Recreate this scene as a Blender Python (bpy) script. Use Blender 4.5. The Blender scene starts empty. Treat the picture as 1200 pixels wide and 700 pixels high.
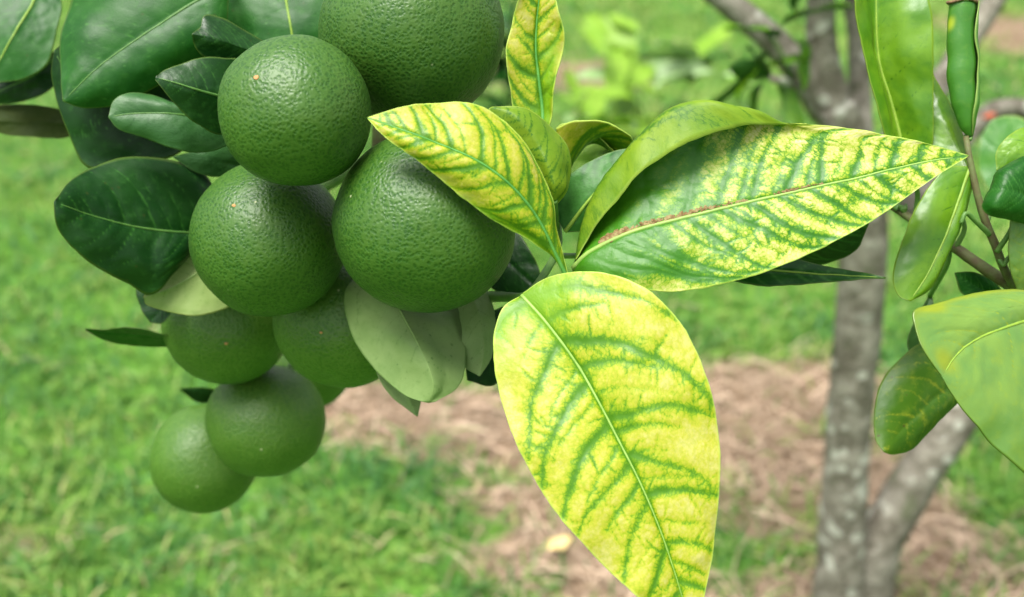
import bpy, bmesh, math, random
import numpy as np
from mathutils import Vector, noise as mnoise

# ------------------------------------------------------------------ camera, sky, sun, exposure
scene = bpy.context.scene
COL = scene.collection
random.seed(7)
CAM_H, PITCH, FPX = 1.35, math.radians(25), 1287.0          # FPX: focal length in pixels of a 1200 px wide frame
cam = bpy.data.cameras.new('camera')
cam.sensor_width = 36.0
cam.lens = 36.0 * FPX / 1200.0
cam.clip_start, cam.clip_end = 0.02, 2000.0
cam.dof.use_dof = True
cam.dof.focus_distance = 0.435
cam.dof.aperture_fstop = 7.2
cam.dof.aperture_blades = 7
camo = bpy.data.objects.new('camera', cam)
COL.objects.link(camo)
camo.location = (0, 0, CAM_H)
camo.rotation_euler = (math.pi / 2 - PITCH, 0, 0)
scene.camera = camo

SUN_EL, SUN_AZ = math.radians(70), math.radians(-140)       # azimuth measured from +Y towards +X
world = bpy.data.worlds.new('World')
scene.world = world
world.use_nodes = True
wn, wl = world.node_tree.nodes, world.node_tree.links
wn.clear()
wo = wn.new('ShaderNodeOutputWorld')
wb = wn.new('ShaderNodeBackground')
ws = wn.new('ShaderNodeTexSky')
ws.sky_type = 'NISHITA'
ws.sun_disc = False
ws.sun_elevation = SUN_EL
ws.sun_rotation = SUN_AZ
ws.air_density, ws.dust_density, ws.ozone_density = 1.0, 4.0, 1.0
wh = wn.new('ShaderNodeHueSaturation')                      # thin white cloud: a paler sky
wh.inputs['Saturation'].default_value = 0.22
wl.new(ws.outputs[0], wh.inputs['Color'])
wl.new(wh.outputs[0], wb.inputs['Color'])
wb.inputs['Strength'].default_value = 0.075
wl.new(wb.outputs[0], wo.inputs['Surface'])

sl = bpy.data.lights.new('sun', 'SUN')
sl.energy = 2.0
sl.angle = math.radians(28)
sl.color = (1.0, 0.965, 0.90)
suno = bpy.data.objects.new('sun', sl)
COL.objects.link(suno)
sd = Vector((math.sin(SUN_AZ) * math.cos(SUN_EL), math.cos(SUN_AZ) * math.cos(SUN_EL), math.sin(SUN_EL)))
suno.rotation_euler = sd.to_track_quat('Z', 'Y').to_euler()
suno.location = (0, 0, 6)

scene.view_settings.view_transform = 'Standard'
scene.view_settings.look = 'None'
scene.view_settings.exposure = 1.76
scene.view_settings.gamma = 1.0
scene.view_settings.use_curve_mapping = False

# ------------------------------------------------------------------ helpers
CP, SP = math.cos(PITCH), math.sin(PITCH)
FWD = np.array((0, CP, -SP)); UPV = np.array((0, SP, CP)); RGT = np.array((1.0, 0, 0))
CAMP = np.array((0, 0, CAM_H))

def P(x, y, d):
    return CAMP + d * (FWD + (x - 600) / FPX * RGT + (350 - y) / FPX * UPV)

def G(x, y):
    r = FWD + (x - 600) / FPX * RGT + (350 - y) / FPX * UPV
    return CAMP + r * (CAM_H / -r[2])

def hash2(ix, iy, seed):
    n = (ix.astype(np.int64) * 374761393 + iy.astype(np.int64) * 668265263 + seed * 974634777) & 0xFFFFFFFF
    n = ((n ^ (n >> 13)) * 1274126177) & 0xFFFFFFFF
    return ((n ^ (n >> 16)) & 0xFFFF) / 65535.0

def vnoise(x, y, seed=0):
    ix, iy = np.floor(x), np.floor(y)
    fx, fy = x - ix, y - iy
    fx = fx * fx * (3 - 2 * fx); fy = fy * fy * (3 - 2 * fy)
    a, b = hash2(ix, iy, seed), hash2(ix + 1, iy, seed)
    c, d = hash2(ix, iy + 1, seed), hash2(ix + 1, iy + 1, seed)
    return (a * (1 - fx) + b * fx) * (1 - fy) + (c * (1 - fx) + d * fx) * fy

def fbm(x, y, seed=0, o=4):
    s, a, t = 0, 0.5, 0
    for k in range(o):
        s = s + a * vnoise(x * 2 ** k, y * 2 ** k, seed + k); t += a; a *= 0.5
    return s / t

def catmull(pts, n):
    p = np.asarray(pts, float)
    if len(p) == 2:
        t = np.linspace(0, 1, n)[:, None]
        return p[0] * (1 - t) + p[1] * t
    seg = np.linalg.norm(np.diff(p, axis=0), axis=1)
    cum = np.concatenate([[0], np.cumsum(seg)]); cum /= cum[-1]
    q = np.vstack([2 * p[0] - p[1], p, 2 * p[-1] - p[-2]])
    tt = np.linspace(0, 1, n * 6)
    i = np.clip(np.searchsorted(cum, tt, 'right') - 1, 0, len(p) - 2)
    f = ((tt - cum[i]) / np.maximum(cum[i + 1] - cum[i], 1e-9))[:, None]
    a, b, c, d = q[i], q[i + 1], q[i + 2], q[i + 3]
    r = 0.5 * (2 * b + (c - a) * f + (2 * a - 5 * b + 4 * c - d) * f ** 2 + (3 * b - a - 3 * c + d) * f ** 3)
    L = np.concatenate([[0], np.cumsum(np.linalg.norm(np.diff(r, axis=0), axis=1))]); L /= L[-1]
    t = np.linspace(0, 1, n)
    return np.stack([np.interp(t, L, r[:, k]) for k in range(r.shape[1])], 1)

def mesh_from(name, verts, quads=None, tris=None, mats=(), mat_idx=None, smooth=True):
    me = bpy.data.meshes.new(name)
    verts = np.asarray(verts, np.float32)
    nq = 0 if quads is None else len(quads)
    nt = 0 if tris is None else len(tris)
    loops = np.concatenate([np.asarray(quads, np.int32).ravel() if nq else np.zeros(0, np.int32),
                            np.asarray(tris, np.int32).ravel() if nt else np.zeros(0, np.int32)])
    starts = np.concatenate([np.arange(nq) * 4, nq * 4 + np.arange(nt) * 3]).astype(np.int32)
    me.vertices.add(len(verts)); me.vertices.foreach_set('co', verts.ravel())
    me.loops.add(len(loops)); me.loops.foreach_set('vertex_index', loops.astype(np.int32))
    me.polygons.add(nq + nt); me.polygons.foreach_set('loop_start', starts)
    for m in mats: me.materials.append(m)
    if mat_idx is not None: me.polygons.foreach_set('material_index', np.asarray(mat_idx, np.int32))
    me.polygons.foreach_set('use_smooth', np.full(nq + nt, smooth))
    me.update(calc_edges=True)
    return me

def attr(me, name, data, typ='FLOAT'):
    a = me.attributes.new(name, typ, 'POINT')
    a.data.foreach_set('value' if typ == 'FLOAT' else 'vector', np.asarray(data, np.float32).ravel())

def link(name, me, parent=None, loc=None):
    o = bpy.data.objects.new(name, me)
    COL.objects.link(o)
    if parent is not None: o.parent = parent
    if loc is not None: o.location = loc
    return o

def tag(o, label=None, cat=None, group=None, kind=None):
    if label: o['label'] = label
    if cat: o['category'] = cat
    if group: o['group'] = group
    if kind: o['kind'] = kind
    return o

def empty(name, loc):
    o = bpy.data.objects.new(name, None)
    COL.objects.link(o); o.location = [float(c) for c in loc]
    o.empty_display_size = 0.02
    return o

def tube_data(pts, radii, sides=10, n=None, rough=0.0, seed=0):
    n = n or max(len(pts) * 5, 6)
    c = catmull(pts, n)
    r = np.interp(np.linspace(0, 1, n), np.linspace(0, 1, len(radii)), radii)
    t = np.gradient(c, axis=0); t /= np.linalg.norm(t, axis=1)[:, None] + 1e-12
    ref = np.array((0.31, 0.2, 0.93))
    if abs(np.dot(t.mean(0) / (np.linalg.norm(t.mean(0)) + 1e-9), ref)) > 0.9: ref = np.array((0.93, 0.3, 0.2))
    a = np.cross(t, ref); a /= np.linalg.norm(a, axis=1)[:, None]
    b = np.cross(t, a)
    ang = np.linspace(0, 2 * math.pi, sides, endpoint=False)
    ring = np.cos(ang)[None, :, None] * a[:, None] + np.sin(ang)[None, :, None] * b[:, None]
    rr = r[:, None] * np.ones((1, sides))
    if rough:
        L = np.concatenate([[0], np.cumsum(np.linalg.norm(np.diff(c, axis=0), axis=1))])
        s = L[:, None] / max(r.mean(), 1e-4) * 0.8
        rr = rr * (1 + rough * (fbm(s + np.cos(ang) * 1.3 + 40, np.sin(ang) * 1.3 + 17 + s * 0.3, seed) - 0.5) * 2)
    v = (c[:, None] + ring * rr[..., None]).reshape(-1, 3)
    i, j = np.meshgrid(np.arange(n - 1), np.arange(sides), indexing='ij')
    j2 = (j + 1) % sides
    q = np.stack([i * sides + j, i * sides + j2, (i + 1) * sides + j2, (i + 1) * sides + j], -1).reshape(-1, 4)
    v = np.vstack([v, c[0], c[-1]])
    k = np.arange(sides)
    t1 = np.stack([np.full(sides, n * sides), (k + 1) % sides, k], 1)
    t2 = np.stack([np.full(sides, n * sides + 1), (n - 1) * sides + k, (n - 1) * sides + (k + 1) % sides], 1)
    return v, q, np.vstack([t1, t2])

def tube(name, pts, radii, mat, parent=None, **kw):
    v, q, t = tube_data(pts, radii, **kw)
    if parent is not None: v = v - np.array(parent_world(parent))
    return link(name, mesh_from(name, v, q, t, [mat]), parent)

def parent_world(o):
    w = Vector((0, 0, 0))
    while o is not None:
        w = w + o.location; o = o.parent
    return w

# ------------------------------------------------------------------ materials
def new_mat(name):
    m = bpy.data.materials.new(name); m.use_nodes = True
    nt = m.node_tree; nt.nodes.clear()
    out = nt.nodes.new('ShaderNodeOutputMaterial')
    return m, nt, out

class N:
    """small node-tree writer"""
    def __init__(s, nt): s.nt = nt
    def put(s, sock, val):
        if val is None: return
        if isinstance(val, bpy.types.NodeSocket): s.nt.links.new(val, sock)
        else:
            if isinstance(val, tuple) and len(val) == 3 and sock.type == 'RGBA': val = (*val, 1)
            sock.default_value = val
    def math(s, op, a, b=None, clamp=False):
        n = s.nt.nodes.new('ShaderNodeMath'); n.operation = op; n.use_clamp = clamp
        s.put(n.inputs[0], a)
        if b is not None: s.put(n.inputs[1], b)
        return n.outputs[0]
    def mix(s, f, a, b, blend='MIX'):
        n = s.nt.nodes.new('ShaderNodeMix'); n.data_type = 'RGBA'; n.blend_type = blend; n.clamp_factor = True
        s.put(n.inputs[0], f); s.put(n.inputs[6], a); s.put(n.inputs[7], b)
        return n.outputs[2]
    def noise(s, vec, scale, detail=3, rough=0.5, dist=0.0):
        n = s.nt.nodes.new('ShaderNodeTexNoise')
        n.inputs['Scale'].default_value = scale; n.inputs['Detail'].default_value = detail
        n.inputs['Roughness'].default_value = rough; n.inputs['Distortion'].default_value = dist
        if vec is not None: s.nt.links.new(vec, n.inputs['Vector'])
        return n.outputs['Fac']
    def voronoi(s, vec, scale, feature='F1', rnd=1.0, out='Distance', smooth=None):
        n = s.nt.nodes.new('ShaderNodeTexVoronoi'); n.feature = feature
        n.inputs['Scale'].default_value = scale; n.inputs['Randomness'].default_value = rnd
        if smooth is not None and 'Smoothness' in n.inputs: n.inputs['Smoothness'].default_value = smooth
        if vec is not None: s.nt.links.new(vec, n.inputs['Vector'])
        return n.outputs[out]
    def ramp(s, f, lo, hi):
        n = s.nt.nodes.new('ShaderNodeMapRange'); n.interpolation_type = 'SMOOTHSTEP'
        s.put(n.inputs[0], f); n.inputs[1].default_value = lo; n.inputs[2].default_value = hi
        return n.outputs[0]
    def attr(s, name, out='Fac'):
        n = s.nt.nodes.new('ShaderNodeAttribute'); n.attribute_name = name
        return n.outputs[out]
    def objco(s):
        return s.nt.nodes.new('ShaderNodeTexCoord').outputs['Object']
    def bump(s, h, strength, dist, normal=None):
        n = s.nt.nodes.new('ShaderNodeBump'); n.inputs['Strength'].default_value = strength
        n.inputs['Distance'].default_value = dist
        s.put(n.inputs['Height'], h)
        if normal is not None: s.nt.links.new(normal, n.inputs['Normal'])
        return n.outputs[0]
    def principled(s, col, rough, spec=0.5, normal=None, coat=0.0, sss=0.0):
        n = s.nt.nodes.new('ShaderNodeBsdfPrincipled')
        s.put(n.inputs['Base Color'], col); s.put(n.inputs['Roughness'], rough)
        n.inputs['Specular IOR Level'].default_value = spec
        n.inputs['Coat Weight'].default_value = coat
        n.inputs['Coat Roughness'].default_value = 0.25
        if normal is not None: s.nt.links.new(normal, n.inputs['Normal'])
        return n.outputs[0]
    def translucent(s, col, normal=None):
        n = s.nt.nodes.new('ShaderNodeBsdfTranslucent'); s.put(n.inputs['Color'], col)
        return n.outputs[0]
    def mixsh(s, f, a, b):
        n = s.nt.nodes.new('ShaderNodeMixShader'); s.put(n.inputs[0], f)
        s.nt.links.new(a, n.inputs[1]); s.nt.links.new(b, n.inputs[2])
        return n.outputs[0]

def leaf_mat(name, between, between2, vein, lo=0.25, hi=0.6, namp=0.35, rough=0.36, spec=0.5, trans=0.25,
             margin=None, blotch=0.25, bump=0.35, spots=None, tint=None, vb=0.12, stops=None):
    """between/between2: blade colour between veins (two tones mixed by noise), vein: colour along veins"""
    m, nt, out = new_mat(name); n = N(nt)
    flat = n.attr('flat', 'Vector')            # blade coordinates in centimetres
    v = n.attr('vein'); e = n.attr('edge'); g = n.attr('green')
    nz = n.noise(flat, 2.6, 4, 0.6, 0.3)
    nf = n.noise(flat, 9.0, 3, 0.6)
    f = n.math('ADD', v, n.math('MULTIPLY', n.math('SUBTRACT', nz, 0.5), namp))
    f = n.math('ADD', f, n.math('MULTIPLY', n.math('SUBTRACT', nf, 0.5), namp * 0.4))
    ret = n.ramp(n.voronoi(flat, 5.5, 'DISTANCE_TO_EDGE'), 0.12, 0.0)        # fine net of veinlets
    f = n.math('ADD', f, n.math('MULTIPLY', ret, n.math('ADD', n.math('MULTIPLY', v, namp * 0.5), namp * 0.14)))
    f = n.math('ADD', f, g)
    green = n.ramp(f, lo, hi)
    big = n.ramp(n.noise(flat, 0.7, 3), 0.35, 0.65)
    base = n.mix(big, between, between2)
    base = n.mix(n.math('MULTIPLY', n.ramp(nz, 0.5, 0.72), blotch), base, vein)
    vv = n.mix(n.ramp(nf, 0.3, 0.8), vein, tuple(c * 0.75 for c in vein))
    col = n.mix(green, base, vv)
    if stops:      # chlorosis: the green fades through yellow-green and yellow to cream away from the veins
        patch = n.math('MULTIPLY', n.math('SUBTRACT', n.noise(flat, 1.15, 3, 0.55, 0.4), 0.5), namp * 0.75)
        lin = nt.nodes.new('ShaderNodeMapRange'); n.put(lin.inputs[0], n.math('ADD', f, patch)); lin.inputs[1].default_value = lo; lin.inputs[2].default_value = hi
        rp = nt.nodes.new('ShaderNodeValToRGB'); el = rp.color_ramp.elements
        while len(el) < len(stops): el.new(0.5)
        for e_, (p_, c_) in zip(el, stops): e_.position = p_; e_.color = (*c_, 1)
        nt.links.new(lin.outputs[0], rp.inputs[0])
        col = n.mix(n.math('MULTIPLY', n.ramp(nf, 0.35, 0.7), 0.18), rp.outputs[0], vein)
    if tint: col = n.mix(n.ramp(n.attr('tint'), 0.1, 0.9), col, tint)
    if spots:
        d = n.voronoi(flat, 1.1)
        col = n.mix(n.math('MULTIPLY', n.ramp(d, 0.09, 0.05), 0.8), col, spots)
    if margin: col = n.mix(n.math('MULTIPLY', e, 0.85), col, margin)
    h = n.math('ADD', n.math('MULTIPLY', v, -vb), n.math('MULTIPLY', nf, 0.5))
    h = n.math('ADD', h, n.math('MULTIPLY', n.noise(flat, 26, 2), 0.25))
    bp = n.bump(h, bump, 0.0006)
    rg = n.math('ADD', rough - 0.08, n.math('MULTIPLY', nz, 0.16))
    p = n.principled(col, rg, spec, bp)
    t = n.translucent(n.mix(1.0, col, (1.0, 1.0, 0.55), 'MULTIPLY'))
    nt.links.new(n.mixsh(trans, p, t), out.inputs[0])
    return m

CREAM, YEL, YGR = (0.72, 0.78, 0.20), (0.52, 0.66, 0.045), (0.30, 0.50, 0.03)
VGRN = (0.045, 0.235, 0.035)
MARG = (0.42, 0.58, 0.10)
M_MOT_A = leaf_mat('mottled_leaf_upper', (0.45, 0.46, 0.085), (0.36, 0.41, 0.014), (0.06, 0.20, 0.008), -0.15, 0.86, 0.75, 0.42, 0.35, 0.20, MARG, 0.3, tint=(0.15, 0.31, 0.006), vb=0.5,
    stops=((0.0, (0.44, 0.42, 0.11)), (0.26, (0.39, 0.39, 0.032)), (0.46, (0.29, 0.36, 0.008)), (0.66, (0.13, 0.265, 0.003)), (0.95, (0.055, 0.17, 0.003))))
M_MOT_B = leaf_mat('mottled_leaf_cream', (0.50, 0.52, 0.19), (0.40, 0.47, 0.07), (0.04, 0.18, 0.012), -0.17, 0.82, 1.05, 0.40, 0.32, 0.18, MARG, 0.55, tint=(0.04, 0.17, 0.004), vb=0.5,
    stops=((0.0, (0.50, 0.48, 0.21)), (0.24, (0.43, 0.44, 0.09)), (0.44, (0.25, 0.35, 0.009)), (0.62, (0.08, 0.225, 0.004)), (0.9, (0.026, 0.13, 0.005))))
M_MOT_U = leaf_mat('mottled_leaf_underside', (0.18, 0.29, 0.012), (0.12, 0.235, 0.008), (0.05, 0.16, 0.005), 0.25, 0.95, 0.85, 0.5, 0.3, 0.28, (0.28, 0.40, 0.05), 0.4)
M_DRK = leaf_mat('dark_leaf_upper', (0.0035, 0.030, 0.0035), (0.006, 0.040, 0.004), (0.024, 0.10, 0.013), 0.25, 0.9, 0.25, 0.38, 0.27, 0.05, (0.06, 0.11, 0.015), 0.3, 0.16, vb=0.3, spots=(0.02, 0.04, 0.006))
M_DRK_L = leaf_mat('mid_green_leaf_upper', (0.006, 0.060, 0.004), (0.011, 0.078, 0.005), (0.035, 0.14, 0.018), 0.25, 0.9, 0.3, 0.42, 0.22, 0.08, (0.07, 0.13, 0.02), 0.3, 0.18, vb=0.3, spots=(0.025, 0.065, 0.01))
M_GRY = leaf_mat('greyish_leaf', (0.022, 0.088, 0.018), (0.028, 0.10, 0.02), (0.012, 0.07, 0.010), 0.4, 1.0, 0.4, 0.48, 0.4, 0.09, (0.05, 0.12, 0.02), 0.3, 0.3)
M_DRK_U = leaf_mat('dark_leaf_underside', (0.035, 0.105, 0.018), (0.042, 0.12, 0.02), (0.055, 0.14, 0.028), 0.5, 1.0, 0.2, 0.5, 0.3, 0.12, (0.09, 0.15, 0.04), 0.2, 0.2)
M_PALE = leaf_mat('pale_leaf_underside', (0.17, 0.27, 0.08), (0.20, 0.30, 0.095), (0.125, 0.225, 0.055), 0.3, 1.1, 0.5, 0.55, 0.3, 0.16, (0.15, 0.25, 0.07), 0.4, 0.35, spots=(0.09, 0.17, 0.04))
M_PALEY = leaf_mat('pale_yellow_leaf_underside', (0.20, 0.285, 0.08), (0.23, 0.31, 0.10), (0.14, 0.24, 0.05), 0.4, 1.1, 0.4, 0.55, 0.3, 0.12, (0.24, 0.27, 0.06), 0.4, 0.25)
M_BRT = leaf_mat('bright_green_leaf_upper', (0.12, 0.26, 0.008), (0.065, 0.19, 0.006), (0.045, 0.155, 0.005), 0.4, 1.0, 0.3, 0.33, 0.5, 0.22, (0.18, 0.28, 0.02), 0.4, 0.12)
M_BRT2 = leaf_mat('yellow_green_leaf_upper', (0.14, 0.25, 0.035), (0.10, 0.215, 0.038), (0.20, 0.28, 0.012), 0.38, 0.8, 0.16, 0.40, 0.6, 0.16, (0.085, 0.15, 0.005), 0.3, 0.2, tint=(0.20, 0.26, 0.008))
M_OLV = leaf_mat('olive_leaf_upper', (0.06, 0.14, 0.006), (0.038, 0.11, 0.006), (0.16, 0.22, 0.012), 0.30, 1.0, 0.7, 0.42, 0.35, 0.18, (0.10, 0.17, 0.012), 0.4, 0.25, spots=(0.06, 0.06, 0.01))
M_BRN = leaf_mat('bronze_leaf', (0.030, 0.048, 0.005), (0.024, 0.042, 0.005), (0.04, 0.06, 0.008), 0.5, 1.0, 0.3, 0.6, 0.15, 0.10, (0.05, 0.07, 0.015), 0.3, 0.15)
M_ROLL = leaf_mat('rolled_leaf_upper', (0.035, 0.15, 0.012), (0.05, 0.18, 0.014), (0.09, 0.21, 0.02), 0.5, 1.0, 0.3, 0.36, 0.5, 0.10, (0.22, 0.32, 0.07), 0.4, 0.3, tint=(0.30, 0.38, 0.02))

def flat_mat(name, c1, c2, scale, rough=0.6, spec=0.3, bump=0.0, trans=0.0):
    m, nt, out = new_mat(name); n = N(nt)
    co = n.objco(); nz = n.noise(co, scale, 4, 0.6)
    col = n.mix(n.ramp(nz, 0.35, 0.65), c1, c2)
    bp = n.bump(nz, bump, 0.001) if bump else None
    sh = n.principled(col, rough, spec, bp)
    if trans: sh = n.mixsh(trans, sh, n.translucent(col))
    nt.links.new(sh, out.inputs[0])
    return m

M_RIB_PALE = flat_mat('midrib_pale', (0.23, 0.36, 0.075), (0.19, 0.32, 0.06), 300, 0.45)
M_RIB_UND = flat_mat('midrib_underside', (0.17, 0.27, 0.075), (0.22, 0.32, 0.10), 300, 0.55)
M_RIB_GRN = flat_mat('midrib_green', (0.06, 0.22, 0.04), (0.09, 0.27, 0.05), 300, 0.45)
M_RIB_DRK = flat_mat('midrib_dark_leaf', (0.05, 0.135, 0.025), (0.07, 0.16, 0.03), 300, 0.45)
M_RIB_YEL = flat_mat('midrib_yellow', (0.20, 0.31, 0.035), (0.16, 0.27, 0.03), 300, 0.45)
M_TWIG_G = flat_mat('green_twig', (0.07, 0.17, 0.03), (0.10, 0.20, 0.04), 220, 0.5, 0.4, 0.3)
M_TWIG_B = flat_mat('brown_twig', (0.085, 0.07, 0.03), (0.10, 0.13, 0.04), 160, 0.65, 0.3, 0.5)
M_SCAB = flat_mat('rust_scab', (0.24, 0.19, 0.085), (0.13, 0.075, 0.028), 500, 0.8, 0.2, 0.6)
M_SPOT = flat_mat('rind_spot', (0.50, 0.24, 0.09), (0.38, 0.20, 0.08), 900, 0.7)
M_CUT = flat_mat('cut_leaf_end', (0.10, 0.06, 0.03), (0.22, 0.14, 0.07), 600, 0.8)

def fruit_mat(name, c1, c2, gl, rough, pl=(0.07, 0.125, 0.018)):
    m, nt, out = new_mat(name); n = N(nt)
    co = n.objco()
    warp = n.noise(co, 60, 2)
    wv = nt.nodes.new('ShaderNodeVectorMath'); wv.operation = 'MULTIPLY_ADD'
    nn_ = nt.nodes.new('ShaderNodeTexNoise'); nn_.inputs['Scale'].default_value = 300; nt.links.new(co, nn_.inputs['Vector'])
    nt.links.new(nn_.outputs['Color'], wv.inputs[0]); wv.inputs[1].default_value = (0.0016, 0.0016, 0.0016); nt.links.new(co, wv.inputs[2])
    pores = n.voronoi(wv.outputs[0], 640, 'F1', 0.95)
    und = n.noise(co, 520, 2, 0.5)
    pit = n.ramp(pores, 0.0, 0.75)
    h = n.math('ADD', n.math('MULTIPLY', pit, 0.65), n.math('MULTIPLY', und, 0.55))
    bp = n.bump(h, 0.5, 0.0006)
    big = n.noise(co, 22, 4, 0.6)
    col = n.mix(n.ramp(big, 0.3, 0.7), c1, c2)
    col = n.mix(n.math('MULTIPLY', n.ramp(pores, 0.35, 0.6), 0.45), col, gl)
    col = n.mix(n.math('MULTIPLY', n.ramp(und, 0.5, 0.75), 0.25), col, gl)
    col = n.mix(n.math('MULTIPLY', n.ramp(pores, 0.26, 0.08), 0.55), col, tuple(c * 0.55 for c in c1))
    pale = n.noise(co, 34, 4, 0.65, 0.6)
    col = n.mix(n.math('MULTIPLY', n.ramp(pale, 0.5, 0.78), 0.42), col, pl)
    scar = n.ramp(n.voronoi(co, 95), 0.075, 0.03)
    col = n.mix(n.math('MULTIPLY', scar, n.ramp(warp, 0.5, 0.6)), col, (0.34, 0.38, 0.20))
    nt.links.new(n.principled(col, rough, 0.42, bp), out.inputs[0])
    return m
M_FRUIT = fruit_mat('green_rind', (0.016, 0.069, 0.004), (0.026, 0.086, 0.005), (0.056, 0.128, 0.013), 0.46)
M_FRUIT_Y = fruit_mat('lighter_green_rind', (0.033, 0.105, 0.006), (0.045, 0.123, 0.008), (0.08, 0.155, 0.02), 0.48)

def bark_mat():
    m, nt, out = new_mat('grey_bark'); n = N(nt)
    co = n.objco()
    a = n.noise(co, 28, 5, 0.65); b = n.noise(co, 90, 4, 0.6); c = n.noise(co, 14, 3)
    col = n.mix(n.ramp(a, 0.35, 0.65), (0.11, 0.098, 0.074), (0.25, 0.232, 0.19))
    col = n.mix(n.math('MULTIPLY', n.ramp(b, 0.52, 0.68), 0.6), col, (0.045, 0.036, 0.025))
    col = n.mix(n.math('MULTIPLY', n.ramp(n.voronoi(co, 34, 'SMOOTH_F1'), 0.30, 0.2), n.math('MULTIPLY', n.ramp(c, 0.42, 0.55), 0.9)), col, (0.42, 0.42, 0.36))
    col = n.mix(n.math('MULTIPLY', n.ramp(c, 0.42, 0.3), 0.5), col, (0.10, 0.13, 0.06))
    bp = n.bump(n.math('ADD', a, n.math('MULTIPLY', b, 0.6)), 0.8, 0.006)
    nt.links.new(n.principled(col, 0.9, 0.2, bp), out.inputs[0])
    return m
M_BARK = bark_mat()

# ------------------------------------------------------------------ the ground
TREE = G(995, 765)                                           # where the two trunks leave the ground
BLOBS = []                                                   # dry patches: (x, y, rx, ry, weight) in metres
for px, py, rx, ry, w in ((560, 500, 0.30, 0.20, 1.0), (450, 478, 0.20, 0.13, 0.9), (700, 540, 0.35, 0.25, 0.9), (860, 510, 0.28, 0.32, 1.15), (930, 465, 0.26, 0.22, 1.0),
                          (640, 650, 0.16, 0.12, 0.8), (590, 590, 0.16, 0.12, 0.8), (410, 500, 0.10, 0.08, 0.7), (740, 690, 0.22, 0.10, 0.8), (900, 620, 0.16, 0.10, 0.8), (1010, 560, 0.22, 0.25, 1.0), (1100, 640, 0.16, 0.14, 0.75),
                          (1180, 690, 0.22, 0.12, 0.6), (660, 90, 0.45, 0.35, 0.9), (1185, 40, 0.35, 0.6, 1.0), (1300, 35, 0.6, 0.6, 1.0), (980, 700, 0.2, 0.1, 0.9),
                          (380, 600, 0.10, 0.05, 0.45), (20, 640, 0.10, 0.05, 0.4), (250, 660, 0.14, 0.06, 0.3), (1130, 560, 0.14, 0.10, 0.5)):
    g = G(px, py); BLOBS.append((g[0], g[1], rx, ry, w))
GREENS = []
for px, py, rx, ry, w in ((435, 600, 0.13, 0.08, 0.8), (860, 650, 0.12, 0.08, 0.6), (870, 375, 0.45, 0.14, 0.8), (1160, 540, 0.16, 0.2, 0.7), (560, 620, 0.07, 0.06, 0.5), (610, 560, 0.08, 0.05, 0.4)):
    g = G(px, py); GREENS.append((g[0], g[1], rx, ry, w))

def dry(x, y):
    s = np.zeros_like(x)
    for bx, by, rx, ry, w in BLOBS:
        s = np.maximum(s, w * np.exp(-((x - bx) / rx) ** 2 - ((y - by) / ry) ** 2))
    for bx, by, rx, ry, w in GREENS:
        s = s - w * np.exp(-((x - bx) / rx) ** 2 - ((y - by) / ry) ** 2)
    s = s + 0.75 * (fbm(x * 6 + 31, y * 6 + 5, 3) - 0.5) * np.clip(0.25 + 1.6 * s, 0.25, 1)
    return np.clip(s * 1.5 - 0.15, 0, 1)

def ground_h(x, y):
    return 0.02 * (fbm(x * 1.5 + 9, y * 1.5 + 4, 11) - 0.5) + 0.012 * (fbm(x * 9, y * 9, 5) - 0.5)

def build_ground():
    n = 330
    s = np.linspace(-1, 1, n)
    ax = np.sinh(s * 6.6) / math.sinh(6.6) * 400
    ay = ax + 2.0
    X, Y = np.meshgrid(ax, ay, indexing='ij')
    Z = ground_h(X, Y) * np.clip(1 - np.hypot(X, Y) / 60, 0, 1)
    v = np.stack([X, Y, Z], -1).reshape(-1, 3)
    i, j = np.meshgrid(np.arange(n - 1), np.arange(n - 1), indexing='ij')
    q = np.stack([i * n + j, (i + 1) * n + j, (i + 1) * n + j + 1, i * n + j + 1], -1).reshape(-1, 4)
    m, nt, out = new_mat('lawn_soil'); nn = N(nt)
    co = nn.objco(); d = nn.attr('dry')
    a = nn.noise(co, 40, 5, 0.65); b = nn.noise(co, 6, 4); c = nn.noise(co, 160, 3, 0.6)
    grs = nn.mix(nn.ramp(b, 0.3, 0.7), (0.075, 0.20, 0.022), (0.12, 0.27, 0.035))
    grs = nn.mix(nn.ramp(a, 0.45, 0.7), grs, (0.05, 0.12, 0.02))
    soil = nn.mix(nn.ramp(a, 0.35, 0.65), (0.18, 0.12, 0.075), (0.30, 0.215, 0.14))
    soil = nn.mix(nn.math('MULTIPLY', nn.ramp(c, 0.5, 0.7), 0.6), soil, (0.075, 0.045, 0.03))
    col = nn.mix(nn.ramp(nn.math('ADD', d, nn.math('MULTIPLY', nn.math('SUBTRACT', a, 0.5), 0.5)), 0.15, 0.6), grs, soil)
    bp = nn.bump(nn.math('ADD', a, c), 0.8, 0.01)
    nt.links.new(nn.principled(col, 0.95, 0.15, bp), out.inputs[0])
    me = mesh_from('ground', v, q, None, [m])
    attr(me, 'dry', dry(v[:, 0].astype(float), v[:, 1].astype(float)))
    tag(link('ground', me), kind='structure')
build_ground()

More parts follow.
